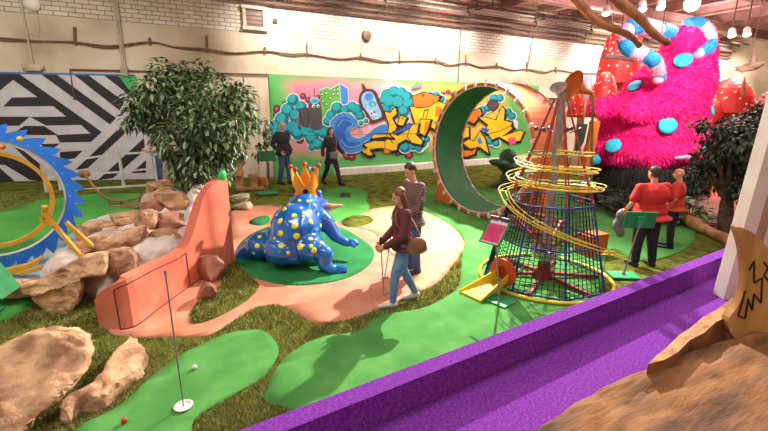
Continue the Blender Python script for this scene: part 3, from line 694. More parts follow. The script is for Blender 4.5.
horn('flower_horn', 'pale ribbed flower horn on top of the wire cone', 558, 87, fd(cb) - .02, 8, HW, -FW * .6 + UP * .75 - RT * .45, .26, cb + V((0, 0, 2.86)))
horn('gramophone_horn', 'large orange gramophone horn behind the cone tip', 572, 85, 9.4, 15, HO, -RT * .93 + UP * .30 - FW * .22, .55, G(590, 205) + V((0, 0, .1)))
# tunnel, ramp
tp = Q(504, 272, fd(cb) - .52); tz = tp.z
t = thing('tunnel_ramp', 'orange ring tunnel with a yellow ball ramp at the cone base', 'ramp', V((tp.x, tp.y, ground(tp.x, tp.y))))
td = (-RT * .80 - FW * .60).normalized(); Mx = Matrix.Translation(tp) @ td.to_track_quat('Z', 'Y').to_matrix().to_4x4()
m = MB(); m.lathe([(.10, 0), (.21, 0), (.21, .05), (.10, .05), (.10, 0)], 28, Mx); m.build('ring', RING, t)
m = MB()
for i in range(14): a_ = i * 2 * PI / 14; m.cyl(Mx @ V((.11 * math.cos(a_), .11 * math.sin(a_), -.35)), Mx @ V((.11 * math.cos(a_), .11 * math.sin(a_), 0)), .006, seg=4)
for k in range(6): m.tube([Mx @ V((.11 * math.cos(i * PI / 8), .11 * math.sin(i * PI / 8), -.06 * k)) for i in range(16)], .006, 4, closed=True)
m.build('wire_tube', M['iron'], t)
sd = td.cross(UP).normalized(); r0 = tp + td * .05 - UP * .09; r1 = G(470, 299) + UP * .05
m = MB(); w1, w2 = .1, .19
m.prism([r0 + sd * w1, r1 + sd * w2, r1 - sd * w2, r0 - sd * w1], (0, 0, -.04))
for s_ in (-1, 1): m.prism([r0 + sd * w1 * s_, r1 + sd * w2 * s_, r1 + sd * w2 * s_ + UP * .02, r0 + sd * w1 * s_ + UP * .10], sd * .02 * s_)
m.build('chute', YRP, t)
m = MB(); m.prism([r0.lerp(r1, .05) + sd * .06, r0.lerp(r1, .05) - sd * .06, r0.lerp(r1, .4) - sd * .06, r0.lerp(r1, .4) + sd * .06], (0, 0, -.5 * (r0.z - cz) - .05)); m.build('chute_support', YRP, t)
# orange box
p = G(590, 254); t = MB(); t.box(p + V((0, 0, .2)), (.5, .3, .42), Matrix.Rotation(YAW - PI / 2 + .4, 3, 'Z'), bevel=.01); tag(t.build('orange_box', OR2), 'plain orange box behind the wire cone', 'box')

# ================================================================ sign stands
SG = mat('sign_green', '#1f8a4e', '#18783f', .5); SGD = mat('sign_dark', '#1c5a38', None, .5); SP = mat('sheet_pink', '#e0447c', '#d0386c', .6); SWH = mat('sheet_white', '#ece6e2', None, .6); PLT = mat('plate_green', '#23a05e', '#1c8a4e', .5)
def sign_stand(foot, btm, dirv, label, w, h, tilt, sheet=False, lean=None, plate=(.36, .27), board=None, back=False):
    """foot on the ground, btm = board centre, dirv = horizontal way the board faces, tilt = degrees back from upright"""
    f_ = V(dirv).normalized(); s_ = f_.cross(UP).normalized(); tl = math.radians(tilt); nn = f_ * math.cos(tl) + UP * math.sin(tl); uu = s_.cross(nn) if s_.cross(nn).z > 0 else nn.cross(s_)
    R_ = Matrix((s_, uu, nn)).transposed()
    t = thing('sign_stand', label, 'sign', foot)
    m = MB(); m.box(foot + UP * .032, (plate[0], plate[1], .025), Matrix.Rotation(math.atan2(f_.y, f_.x) + PI / 2, 3, 'Z'), bevel=.005); m.build('base_plate', PLT, t)
    m = MB(); m.cyl(foot + UP * .04, btm - nn * .03, .013, seg=10); m.cyl(foot + UP * .04, foot + UP * .09, .03, .02, 12); m.build('pole', GRY, t)
    m = MB(); m.box(btm, (w, h, .02), R_, bevel=.004); bo = m.build('board', board or SG, t)
    if sheet:
        m = MB(); m.box(btm + nn * .012 + uu * .0, (w * .82, h * .94, .004), R_, mi=0); m.box(btm + nn * .016 - uu * h * .06, (w * .8, h * .72, .004), R_, mi=1)
        for k in range(5): m.box(btm + nn * .019 + uu * h * (.16 - .09 * k), (w * (.6 - .08 * (k % 2)), h * .02, .002), R_, mi=2)
        m.build('sheet', [SWH, SP, mat('sheet_line', '#b02858', None, .6)], bo)
        m = MB(); 
        for k in (-1, 1): m = MB(); m.cyl(btm + uu * h * .5 + s_ * k * w * .25 - s_ * .06 + nn * .03, btm + uu * h * .5 + s_ * k * w * .25 + s_ * .06 + nn * .03, .03, seg=12); m.build('sign_lamp', M['iron'], bo)
    if back:
        m = MB(); m.box(btm - nn * .025 - uu * h * .05, (w * .24, h * .62, .03), R_, bevel=.005); m.build('bracket', PLT, bo)
    return t
fp = G(499, 303); sign_stand(fp, Q(495, 232, fd(fp) + .02), -RT * .75 - FW * .65, 'green sign stand with a pink rule sheet by the yellow ramp', .32, .38, 42, True)
fp = G(623, 277); sign_stand(fp, Q(640, 220, fd(fp) - .05), FW + RT * .1, 'green sign stand seen from behind, in front of the man in the red polo', .46, .27, 10, plate=(.42, .3), back=True)
fp = G(267, 194); sign_stand(fp, Q(267, 156, fd(fp)), -FW * .8 + RT * .5, 'thin sign stand with a dark green board near the mural', .42, .30, 40, plate=(.5, .42), board=SGD)
fp = G(-16, 318); sign_stand(fp, Q(-2, 278, fd(fp)), RT * 1 + FW * .25, 'green sign stand by the pond beside the flat tan rock', .40, .46, 25)

# ================================================================ flag stick, cup and balls
fp = G(184, 409); t = thing('flagstick', 'thin steel flagstick standing in a white cup', 'flagstick', fp)
m = MB(); zt_ = zat(fp, 273); m.cyl(fp + UP * .02, V((fp.x, fp.y, zt_)), .0065, seg=8); m.cyl(V((fp.x, fp.y, zt_ - .01)), V((fp.x, fp.y, zt_ + .02)), .011, seg=8); m.build('stick', GRY, t)
m = MB(); m.lathe([(.045, .026), (.075, .026), (.08, .04), (.062, .045), (.045, .034)], 24, Matrix.Translation(fp)); cupr = m.build('cup_rim', M['white_paint'], t)
m = MB(); m.lathe([(0, .027), (.046, .027)], 20, Matrix.Translation(fp)); m.build('cup_hole', mat('cup_grey', '#7a6a76', None, .5), cupr)
for px_, py_, c_, lb in ((125, 423, '#d8323a', 'red golf ball on the green near the flagstick'), (195, 369, '#e9e6e0', 'white golf ball on the green above the flagstick cup')):
    q = G(px_, py_ + 2); m = MB(); m.ell(q + UP * .046, .026, sub=3); tag(m.build('golf_ball', mat('ball_' + c_[1:], c_, None, .25), smooth=True), lb, 'golf ball', None)

# ================================================================ blue saw wheel
WB = mat('wheel_blue', '#2f8cff', '#2478f0', .4, vs=3); WY = mat('wheel_yellow', '#d9a93a', '#c8942c', .45, vs=4); WIN = mat('wheel_teal', '#4fb0a8', None, .5)
dW = 5.75; cw = Q(-8, 199, dW); hd = V((cw.x, cw.y, 0)).normalized(); he = V((hd.y, -hd.x, 0)); RW = cw.z - ground(cw.x, cw.y) - .03
wheel = thing('saw_wheel', 'big blue toothed wheel with a yellow inner ring', 'wheel', (cw.x, cw.y, ground(cw.x, cw.y)))
def wp(a_, r_, s_): return cw + (he * math.cos(a_) + UP * math.sin(a_)) * r_ + hd * s_
NT = 30; m = MB(); outer = []
for k in range(NT):
    for f_, dr in ((0, -.125), (.2, -.10), (.4, -.068), (.6, -.036), (.8, -.010), (.97, .015), (.985, -.04), (1.02, -.105)): outer.append((2 * PI * (k + f_) / NT, RW + dr))
ri = RW - .24
vv = [[m.bm.verts.new(wp(-a_, r_, s_)) for r_, s_ in ((ro, -.05), (ro, .05), (ri, .05), (ri, -.05)) for r_ in (r_,)] for a_, ro in outer]
for i in range(len(vv)):
    for k in range(4): m.bm.faces.new((vv[i][k], vv[i][(k + 1) % 4], vv[(i + 1) % len(vv)][(k + 1) % 4], vv[(i + 1) % len(vv)][k]))
rim_ = m.build('toothed_rim', WB, wheel)
m = MB(); m.tube([wp(i * 2 * PI / 64, ri + .01, .0) for i in range(64)], .03, 8, closed=True); m.build('inner_lip', M['white_paint'], wheel)
m = MB()
for k in range(NT): a_ = 2 * PI * k / NT; m.ell(wp(-a_, RW - .11, -.05), .010, sub=1); m.ell(wp(-a_ - .09, RW - .19, -.05), .008, sub=1)
m.build('bolts', M['white_paint'], rim_)
m = MB()
for k in range(14): a_ = -PI * .85 + k * .115; m.ell(wp(a_, ri + .03, -.05), (.03, .03, .02), sub=1)
m.build('teal_notch', WIN, rim_)
m = MB(); R2 = RW * .64
vv = [[m.bm.verts.new(wp(i * 2 * PI / 64, r_, s_)) for r_, s_ in ((R2, -.16), (R2, -.08), (R2 - .055, -.08), (R2 - .055, -.16))] for i in range(64)]
for i in range(64):
    for k in range(4): m.bm.faces.new((vv[i][k], vv[i][(k + 1) % 4], vv[(i + 1) % 64][(k + 1) % 4], vv[(i + 1) % 64][k]))
m.build('inner_ring', WY, wheel)
for (x1_, y1_), (x2_, y2_), w_ in (((44, 213), (82, 257), .06), ((66, 222), (92, 246), .06), ((45, 206), (44, 222), .06), ((20, 274), (84, 255), .05), ((54, 226), (41, 218), .05)):
    m = MB(); m.bar(Q(x1_, y1_, dW - .3), Q(x2_, y2_, dW - .22), w_, .05, bevel=.004); m.build('strut', WY, wheel)
m = MB(); m.prism([Q(x, y, dW - .22) for x, y in ((-60, 276), (5, 270), (30, 264), (44, 256), (36, 266), (10, 276), (-60, 283))], hd * .1); m.build('skid_board', WY, wheel)
for px_, py_, c_, lb in ((20, 139, '#e6d22c', 'yellow ball on top of the saw wheel teeth'), (2, 147, '#e8842a', 'orange ball at the wheel rim')):
    m = MB(); m.ell(Q(px_, py_, dW - .06), .038, sub=3); m.build('ball_marker', mat('ball_' + c_[1:], c_, None, .4), wheel, smooth=True)

# ================================================================ railing and rail ramp at the back
RLW = mat('rail_white', '#cfccc8', '#b8b4b0', .5)
t = thing('railing', 'pale metal railing in front of the striped mural', 'railing', G(95, 188))
prs = [(47, 192), (61, 190), (124, 187.5), (158, 187)]
tops = [165, 150, 152, 150]
pp = [G(*q) for q in prs]
for q, ty in zip(pp, tops):
    m = MB(); m.bar(q, V((q.x, q.y, zat(q, ty))), .05, .05); m.build('post', RLW, t)
for ys in ((169, 162, 154, 152), (180, 175, 172, 168), (193, 191, 186.5, 184.5)):
    m = MB()
    for i in range(3): m.bar(V((pp[i].x, pp[i].y, zat(pp[i], ys[i]))), V((pp[i + 1].x, pp[i + 1].y, zat(pp[i + 1], ys[i + 1]))), .045, .045)
    m.build('rail', RLW, t)
COP = mat('copper', '#a9784e', '#8a5c3a', .45, metal=.2); t = thing('swing_track', 'curved copper coloured double rail track on a wooden beam', 'track', G(120, 210))
d_ = gd(120, 209); crv = [(82, 171), (86, 176), (92, 184), (100, 193), (110, 199), (120, 201), (132, 199.5), (142, 195.5), (152, 189), (160, 183)]
for o_ in (0, .22):
    m = MB(); m.tube(catmull([Q(x, y, d_ + o_) for x, y in crv], 4, False), .022, 8); m.build('rail', COP, t)
m = MB(); m.bar(Q(104, 208.5, d_ + .1), Q(152, 203.5, d_ + .1), .12, .1, bevel=.01); m.build('beam', M['post_brown'], t)
m = MB()
for x, y in ((110, 199), (121, 201), (140, 197)): m.cyl(Q(x, y, d_ + .1), Q(x + .3, 207 - (x - 106) * .09, d_ + .1), .025, seg=8)
m.build('strut', COP, t)
for x, y in crv[1::2]:
    pass
for x, y in crv[1::2]: m = MB(); m.cyl(Q(x, y, d_), Q(x, y, d_ + .22), .012, seg=6); m.build('cross_tie', COP, t)
m = MB(); m.ell(Q(84, 174, d_ + .1), (.12, .1, .08)); m.build('end_stop', COP, t)

# ================================================================ lights and view
def light(kind, loc, energy, color=(1, 1, 1), size=.3, target=None, spot=70, blend=.6, name='lamp'):
    L = bpy.data.lights.new(name, kind); L.energy = energy; L.color = color
    if kind == 'AREA': L.shape = 'DISK'; L.size = size
    elif kind == 'SPOT': L.shadow_soft_size = size; L.spot_size = math.radians(spot); L.spot_blend = blend
    else: L.shadow_soft_size = size
    o = bpy.data.objects.new(name, L); COL.objects.link(o); o.location = loc
    if target is not None: o.rotation_euler = (V(target) - V(loc)).to_track_quat('-Z', 'Y').to_euler()
    return o
warm = (1, .86, .72); neutral = (1, .94, .86)
g_ = G(400, 308)
KEY = V(g_) + (FW * 1.7 + RT * .85) * 2.75 + UP * 4.85
light('SPOT', KEY, 5600, neutral, .06, g_, 110, .8, 'key_spot')
light('SPOT', Q(692, 3, 11.5), 500, (1, .88, .8), .08, G(600, 300), 120, .8, 'bright_spot')
for x in (-5, 1, 7, 14):
    for y in (-1.5, 3.0):
        light('AREA', (x, y, 6.2), 85 if y < 0 else (120 if x > -2 else 90), neutral, 1.6, (x, y, 0), name='ceiling_fill_lamp')
# wall washers near the ceiling
for px_, e_ in ((292, 1000), (380, 900), (440, 1500), (530, 950), (600, 2600), (660, 2600), (720, 2600), (60, 40)):
    p = W(px_, 34); light('SPOT', V((p.x - .3, YW - 2.2, 6.3)), e_, (1, .92, .84), .15, V((p.x, YW, 4.6)), 95, 1, 'wall_washer')
for px_, e_ in ((60, 240), (200, 160), (330, 300), (450, 300)):
    p = W(px_, 120); light('SPOT', V((p.x, YW - 4.5, 6.2)), e_, neutral, .3, V((p.x, YW, 1.6)), 80, 1, 'mural_spot')
p = Q(650, 100, 12); light('SPOT', p - FW * 5.5 - RT * 1.0 + UP * 2.4, 2600, (1, .92, .9), .3, p, 60, .8, 'monster_spot')
light('AREA', (-3.5, 6.0, 6.2), 260, neutral, 1.6, (-3.0, 8.5, 0), name='ceiling_fill_lamp')  # unseen fill added to brighten the lawn around the saw wheel
light('AREA', (14, 9, 6.1), 260, (1, .75, .7), 2.0, (14, 9, 0), name='ceiling_fill_lamp')
light('AREA', (21, 8, 6.1), 500, (1, .85, .8), 2.0, (21, 8, 0), name='ceiling_fill_lamp')
for q in ((12, 8, 5.0), (19, 9, 5.2), (13, 3.5, 5.4)): light('POINT', q, 260, (1, .8, .76), .12, name='ceiling_point_fill')  # added point fill to brighten the ceiling and walls, no hung fixtures
w = bpy.data.worlds.new('world'); SC.world = w; w.use_nodes = True; w.node_tree.nodes['Background'].inputs[0].default_value = (1, .92, .85, 1); w.node_tree.nodes['Background'].inputs[1].default_value = .3
SC.view_settings.view_transform = 'Standard'; SC.view_settings.look = 'None'; SC.view_settings.gamma = 1; SC.view_settings.exposure = 0; SC.view_settings.use_curve_mapping = False
SC.cycles.use_denoising = True
from mathutils.bvhtree import BVHTree
RNG = random.Random(7)
# ================================================================ rocks
ROCKT = mat('rock_tan', '#c89a74', '#7a553e', .85, vs=5, bump=1.0, bs=14, c3='#aa8060', detail=10, dist=.03)
ROCKP = mat('rock_pale', '#d6ac84', '#946a4a', .85, vs=4.5, bump=1.0, bs=14, c3='#be9470', detail=10, dist=.03)
ROCKR = mat('rock_red', '#b87f68', '#744a3c', .75, vs=3, bump=.6, bs=9, c3='#9c6753', detail=10, dist=.03)
ROCKG = mat('rock_grey', '#8c8a88', '#4a4846', .85, vs=3, bump=.7, bs=9, c3='#6c6a68', detail=10, dist=.03)
ROCKW = mat('rock_white', '#d8c8ae', '#b8a488', .8, vs=4, bump=.4, bs=14)
CORAL = mat('coral_wall', '#e4927a', '#c8644a', .7, vs=1.4, bump=.25, bs=10, c3='#d47458', detail=8)
SEAM = mat('seam_dark', '#5e2e22', None, .8)
FOAM = mat('foam', '#e6d8d4', '#b4a29e', .6, vs=2.4, bump=.6, bs=10, c3='#d0bfba', detail=8, dist=.04)
def rockmesh(size, R_, c, seed, m_, name, parent=None, cuts=9, rough=.17):
    rn = random.Random(seed); bm = bmesh.new(); bmesh.ops.create_icosphere(bm, subdivisions=4, radius=1)
    pl = []
    for i in range(cuts):
        n_ = V((rn.uniform(-1, 1), rn.uniform(-1, 1), rn.uniform(-.8, 1))).normalized(); pl.append((n_, rn.uniform(.62, .85)))
    pl += [(V((0, 0, 1)), .78), (V((0, 0, -1)), .8), (V((1, 0, .15)).normalized(), .88), (V((-1, 0, .1)).normalized(), .88)]
    off = V((seed * 3.1, seed * 1.7, 0))
    for v in bm.verts:
        p = v.co.copy()
        p = V((math.copysign(abs(p.x) ** .7, p.x), math.copysign(abs(p.y) ** .7, p.y), math.copysign(abs(p.z) ** .7, p.z)))
        for n_, d_ in pl:
            k = p.dot(n_) - d_
            if k > 0: p -= n_ * k * .93
        nn = noise.noise(p * 1.8 + off) * rough + noise.noise(p * 5 + off) * rough * .45 + noise.noise(V((p.x * 2, p.y * 2, p.z * 9)) + off) * rough * .35
        v.co = p * (1 + nn)
    Mx = Matrix.LocRotScale(V(c), R_.to_quaternion(), V(size)); bmesh.ops.transform(bm, matrix=Mx, verts=bm.verts)
    me = bpy.data.meshes.new(name); bm.to_mesh(me); bm.free(); me.materials.append(m_)
    for i, p in enumerate(me.polygons): p.use_smooth = True
    try: me.set_sharp_from_angle(angle=math.radians(28))
    except Exception: pass
    return link(name, me, parent)
def rock(px, py, w, h, d, seed, label, roll=0, m_=None, deep=.8, group=None, name='rock'):
    k = pxm(px, py, d); R_ = RCAM @ Matrix.Rotation(math.radians(roll), 3, 'Y') @ Matrix.Rotation(RNG.uniform(-.2, .2), 3, 'Z')
    o = rockmesh((w * k * .70, w * k * .66 * deep, h * k * .70), R_, Q(px, py, d), seed, m_ or ROCKT, name)
    return tag(o, label, 'rock', group)
def rd(y): return 5.0 + (290 - y) * .022
GRP = 'rocks piled behind the coral wall'
def prock(outl, d, depth, label, m_, seed, group=None, flat=None, lean=.8):
    """rock with a given outline, carried back along the sight line as a solid block"""
    if flat is None:
        cx_ = sum(p[0] for p in outl) / len(outl); cy_ = sum(p[1] for p in outl) / len(outl); dv = ray(cx_, cy_).normalized(); dv = (dv + FW * .35).normalized()
        ym = max(p[1] for p in outl); kk = pxm(cx_, cy_, d) * lean; pts = [Q(x, y, d + (ym - y) * kk) for x, y in outl]; off_ = dv * depth
    else: pts = [Z(x, y, flat) for x, y in outl]; off_ = V((0, 0, -depth))
    m = MB(); m.prism(pts, off_); so = V((seed * 2.3, seed, 0))
    def dz(c, n): return c + n * (.035 * noise.noise(c * 3.2 + so) + .022 * noise.noise(c * 9 + so) - .035 * max(0, .12 - abs(noise.noise(c * 2.1 + so * 2))) / .12 * .6 + .012 * noise.noise(V((c.x * 8, c.y * 8, c.z * 30)) + so))
    o = blob(m, 'rock', m_, None, .022, 4, .5, dz)
    try: o.data.set_sharp_from_angle(angle=math.radians(32))
    except Exception: pass
    return tag(o, label, 'rock', group)
prock([(-30, 358), (5, 342), (28, 334), (50, 331), (70, 332), (85, 340), (88, 356), (85, 374), (62, 395), (42, 413), (20, 436), (-30, 450)], 2.62, .6, 'huge cracked tan boulder at the front corner of the course', ROCKP, 3, lean=1.0)
prock([(56, 402), (64, 394), (84, 386), (100, 371), (112, 356), (122, 342), (130, 332), (137, 338), (145, 352), (141, 362), (122, 376), (106, 393), (92, 397), (76, 398), (66, 410), (57, 408)], None, .2, 'long narrow tan rock lying on turf beside the huge boulder', ROCKP, 7, None, .15)
prock([(6, 289), (20, 283), (32, 284), (58, 270), (82, 257), (106, 253), (106, 266), (102, 276), (84, 278), (60, 289), (34, 297), (22, 294)], 4.8, .6, 'wide flat tan rock capping the near end of the pile', ROCKP, 11, GRP, lean=.4)
prock([(30, 296), (58, 286), (80, 277), (82, 288), (77, 302), (71, 313), (46, 313), (36, 304)], 4.85, .5, 'blocky tan rock under the wide flat capstone', ROCKP, 13, GRP, lean=.1)
prock([(40, 314), (58, 312), (71, 313), (72, 329), (56, 332), (40, 331)], 4.8, .4, 'small tan rock on the turf at the foot of the near pile', ROCKT, 17, GRP, lean=.1)
prock([(107, 252), (121, 249), (133, 252), (136, 262), (133, 274), (119, 279), (106, 275), (104, 262)], 5.15, .5, 'squarish brown block just above the coral wall corner', ROCKT, 19, GRP, lean=.3)
rock(18, 287, 32, 14, 5.1, 24, 'small pointed tan rock touching the green sign stand', 4, ROCKP, .8, GRP)
rock(95, 248, 27, 19, 5.75, 26, 'small brown rock between the yellow strut and the brown block', -10, ROCKT, .8, GRP)
rock(127, 241, 37, 20, 5.95, 27, 'slanting brown rock leaning over the squarish block', -28, ROCKP, .8, GRP)
rock(87, 234, 22, 13, 6.1, 28, 'low brown rock at the edge of the pond', 0, ROCKT, .8, GRP)
rock(105, 227, 26, 10, 6.3, 29, 'thin flat tan rock on pale foam by the pond', 3, ROCKP, .8, GRP)
rock(128, 219, 26, 15, 6.5, 30, 'rounded tan rock at the top of the pond edge', -8, ROCKP, .8, GRP)
rock(146, 227, 20, 32, 6.3, 31, 'upright dark brown rock standing on end in the pile', 8, ROCKT, .8, GRP)
rock(168, 243, 31, 24, 6.15, 32, 'brown wedge rock in the foam behind the coral panel seam', 4, ROCKT, .8, GRP)
rock(189, 236, 18, 17, 6.35, 33, 'small pale rock tucked against the coral wall', -30, ROCKP, .8, GRP)
rock(172, 224, 40, 21, 6.5, 34, 'smooth reddish boulder in the middle of the pile', 4, ROCKR, .8, GRP)
rock(178, 204, 32, 21, 6.9, 35, 'layered tan rock under the leafy tree', 2, ROCKP, .8, GRP)
rock(155, 208, 20, 17, 6.8, 36, 'small reddish rock beside the layered rock', -20, ROCKR, .8, GRP)
rock(167, 194, 26, 12, 7.1, 37, 'thin flat rock stacked near the top of the pile', 3, ROCKP, .8, GRP)
rock(160, 186, 22, 11, 7.25, 38, 'topmost small tan rock of the pile', -5, ROCKT, .8, GRP)
rock(213, 269, 20, 25, gd(213, 279), 41, 'upright reddish brown stone on the olive turf island', 4, ROCKR, .8)
rock(208, 292, 15, 20, gd(208, 300), 42, 'smaller tilted tan stone on the olive turf island', 14, ROCKR, .8)
rock(240, 198, 15, 7, gd(240, 201), 43, 'flat whitish stone, the farther of two behind the coral wall', 0, ROCKW, .8)
rock(243, 206, 13, 7, gd(243, 209), 44, 'flat whitish stone, the closer of two behind the coral wall', 0, ROCKW, .8)
for i, (x, y, w_, h_) in enumerate(((597, 194, 26, 12), (618, 203, 32, 13), (645, 212, 28, 13), (672, 217, 24, 12))):
    rock(x, y, w_, h_, gd(x, y + 5), 50 + i, ['grey stone edging beside the orange post', 'grey stone edging under the black shaggy fringe', 'grey stone edging partly behind the man in the red polo', 'grey stone edging beyond the two men in red'][i], 10, ROCKG, .8, 'grey stones edging the monster bed')
# foam / cement bed
m = MB()
for x, y, d_, rx, rz, r_ in ((95, 303, 5.5, 16, 12, .25), (108, 300, 5.15, 10, 20, .18), (125, 288, 5.5, 22, 16, .3), (150, 256, 5.9, 22, 20, .35), (168, 250, 6.0, 22, 16, .35), (188, 240, 6.35, 14, 18, .3), (196, 224, 6.7, 10, 22, .35), (108, 226, 6.5, 24, 10, .4), (112, 245, 6.1, 30, 16, .4), (150, 235, 6.5, 30, 22, .4), (175, 225, 6.9, 30, 24, .4), (165, 205, 7.3, 22, 20, .4), (200, 205, 7.1, 10, 22, .35), (72, 298, 5.75, 22, 12, .25)):
    E(m, x, y, d_, rx, rz, r_)
# down to the ground
for x, y, d_ in ((84, 300, 5.7), (120, 290, 5.6), (155, 262, 6.0), (185, 240, 6.6), (160, 215, 7.2)):
    p_ = Q(x, y, d_); m.cap(p_, (p_.x, p_.y, ground(p_.x, p_.y) + .1), .3, .45)
struct(blob(m, 'waterfall_slab', FOAM, None, .04, 6, .5, lambda c, n_: c + n_ * (.03 * noise.noise(c * 5) + .015 * noise.noise(c * 14))), 'pale pinkish cement cascade bed under the rock pile')
# coral wall
cw_ = [(99, 326, 300), (110, 330, 290), (134, 328, 279), (160, 309, 265), (190, 287, 249), (203, 279, 222), (212, 274, 197), (222, 270, 184), (235, 262, 178)]
bot = catmull([G(x, y) for x, y, _ in cw_], 4, False); hts = []
tv = catmull([V((zat(G(x, y), t_), 0, 0)) for x, y, t_ in cw_], 4, False)
t = thing('coral_wall', 'curved coral pink garden wall holding the rock pile', 'wall', bot[0])
def wallstrip(i0, i1, o0, o1, z0, nm, mt_):
    mb = MB(); rows = []
    for i in range(i0, i1 + 1):
        tg = (bot[min(i + 1, len(bot) - 1)] - bot[max(0, i - 1)]); nn = V((tg.y, -tg.x, 0)).normalized()
        if nn.dot(FW) > 0 and i < 8: nn = nn
        nn = nn if nn.dot(EYE - bot[i]) > 0 else -nn
        b_ = bot[i]; zz_ = tv[i].x
        rows.append([mb.bm.verts.new(q) for q in (V((b_.x, b_.y, b_.z - .05)) + nn * o0, V((b_.x, b_.y, zz_)) + nn * o0, V((b_.x, b_.y, zz_)) + nn * o1, V((b_.x, b_.y, b_.z - .05)) + nn * o1)])
    for r0_, r1_ in zip(rows, rows[1:]):
        for k in range(4): mb.bm.faces.new((r0_[k], r0_[(k + 1) % 4], r1_[(k + 1) % 4], r1_[k]))
    mb.bm.faces.new(rows[0]); mb.bm.faces.new(rows[-1][::-1])
    return mb.build(nm, mt_, t)
wallstrip(0, len(bot) - 1, 0, -.16, 0, 'wall_body', CORAL)
def seamline(pts_, r_=.007):
    mb = MB(); mb.tube(pts_, r_, 6); mb.build('panel_seam', SEAM, t)
def wpt(i, f_):
    tg = (bot[min(i + 1, len(bot) - 1)] - bot[max(0, i - 1)]); nn = V((tg.y, -tg.x, 0)).normalized(); nn = nn if nn.dot(EYE - bot[i]) > 0 else -nn
    return V((bot[i].x, bot[i].y, bot[i].z + (tv[i].x - bot[i].z) * f_)) + nn * .004
seamline([wpt(6, 0), wpt(6, .9)]); seamline([wpt(16, .02), wpt(16, .9)]); seamline([wpt(i, .9) for i in range(6, 17)], .006); seamline([wpt(i, .03) for i in range(6, 20)], .006)

m = MB(); d_ = fd(bot[-3]) + .1; E(m, 222, 177, d_, 4.5, 8, .09, 15); E(m, 218, 183, d_, 5, 4, .1); tag(blob(m, 'green_cover', mat('cover_green', '#2fae4e', '#259040', .5, vs=5), None, .02, 3), 'small bright green lump draped over the top of the coral wall', 'cover')
# ================================================================ leaves
LF = [mat('leaf_a', '#3f5a30', '#2c4424', .45, vs=2), mat('leaf_b', '#567244', '#3e5a32', .4, vs=2), mat('leaf_highlight', '#a3b48c', '#7c9464', .4, vs=2), mat('leaf_d', '#2c4226', '#20331c', .5, vs=2)]  # highlights on the foliage are put into the palest leaf colour
LD = [mat('dleaf_a', '#2f3d2c', '#222c20', .5, vs=2), mat('dleaf_b', '#46543c', '#323e2c', .5, vs=2), mat('dleaf_c', '#6b7660', '#4e5a46', .5, vs=2), mat('dleaf_d', '#242e24', None, .5)]
BARK = mat('bark', '#6e5a48', '#463628', .85, vs=6, bump=.6, bs=20)
def leaf(bm, p, d_, up, L, w_, mi):
    d_ = d_.normalized(); s_ = d_.cross(up)
    if s_.length < 1e-3: s_ = d_.orthogonal()
    s_.normalize(); n_ = s_.cross(d_)
    mid = p + d_ * L * .45 - n_ * L * .03
    vs_ = [bm.verts.new(q) for q in (p, mid + s_ * w_ / 2 + n_ * w_ * .18, p + d_ * L - n_ * L * .12, mid - s_ * w_ / 2 + n_ * w_ * .18, mid)]
    for f in ((0, 1, 4), (1, 2, 4), (2, 3, 4), (3, 0, 4)):
        fa = bm.faces.new([vs_[k] for k in f]); fa.material_index = mi
def leafcloud(bm, clumps, d0, n_per, L, w_, rn, dr=.5, droop=.6, wts=(5, 5, 2, 4)):
    ctr = []
    for x, y, r_ in clumps:
        d_ = d0 + rn.uniform(-dr, dr); c = Q(x, y, d_); R = r_ * pxm(x, y, d_); ctr.append((c, R))
        for i in range(int(n_per * r_ * r_ / 400)):
            u_ = V((rn.gauss(0, 1), rn.gauss(0, 1), rn.gauss(0, 1))).normalized(); q = c + u_ * R * rn.uniform(.45, 1.05)
            dd = u_ * .7 + V((rn.uniform(-.6, .6), rn.uniform(-.6, .6), -droop + rn.uniform(-.4, .4)))
            leaf(bm, q, dd, V((rn.uniform(-.4, .4), rn.uniform(-.4, .4), 1)), L * rn.uniform(.7, 1.25), w_ * rn.uniform(.8, 1.2), rn.choices((0, 1, 2, 3), wts)[0])
    return ctr
def tree(name, label, foot, split, clumps, d0, mats_, n_per, L, w_, seed, tr_=.07, wts=(5, 5, 2, 4), dr=.5, cat='tree'):
    rn = random.Random(seed); t = thing(name, label, cat, foot)
    mb = MB(); ctr = leafcloud(mb.bm, clumps, d0, n_per, L, w_, rn, dr, wts=wts)
    mb.build('foliage', mats_, t, normals=False)
    m = MB(); m.tube(catmull([foot - UP * .03, foot.lerp(split, .5) + V((.04, .03, 0)), split], 4, False), [tr_ * 1.35, tr_ * 1.25, tr_ * 1.2, tr_ * 1.15, tr_ * 1.1, tr_ * 1.05, tr_, tr_ * .95, tr_ * .9], 10); trk = m.build('trunk', BARK, t, smooth=True)
    for c, R in ctr[::2] if len(ctr) > 12 else ctr:
        m = MB(); pts_ = catmull([split - UP * .03, split.lerp(c, .5) + V((rn.uniform(-.1, .1), rn.uniform(-.1, .1), .08)), c], 4, False); m.tube(pts_, [tr_ * .5 * (1 - .8 * i / 8) for i in range(9)], 6); m.build('branch', BARK, trk)
    return t
wts_ = (4, 5, 5, 2)
cl = [(165, 74, 15), (152, 88, 16), (196, 72, 14), (180, 82, 18), (140, 104, 17), (131, 122, 9), (160, 108, 23), (190, 104, 25), (218, 93, 20), (238, 99, 16), (249, 118, 11), (232, 125, 20), (206, 128, 24), (176, 138, 21), (150, 119, 13), (200, 158, 22), (222, 150, 18), (184, 165, 17), (205, 180, 14), (236, 146, 12), (226, 172, 9), (181, 182, 9), (172, 150, 9)]
tree('leafy_tree', 'big dense green indoor tree growing from the rock pile', Q(200, 208, 7.25), Q(196, 165, 7.35), cl, 7.35, LF, 330, .14, .06, 5, .07, (4, 5, 5, 2))
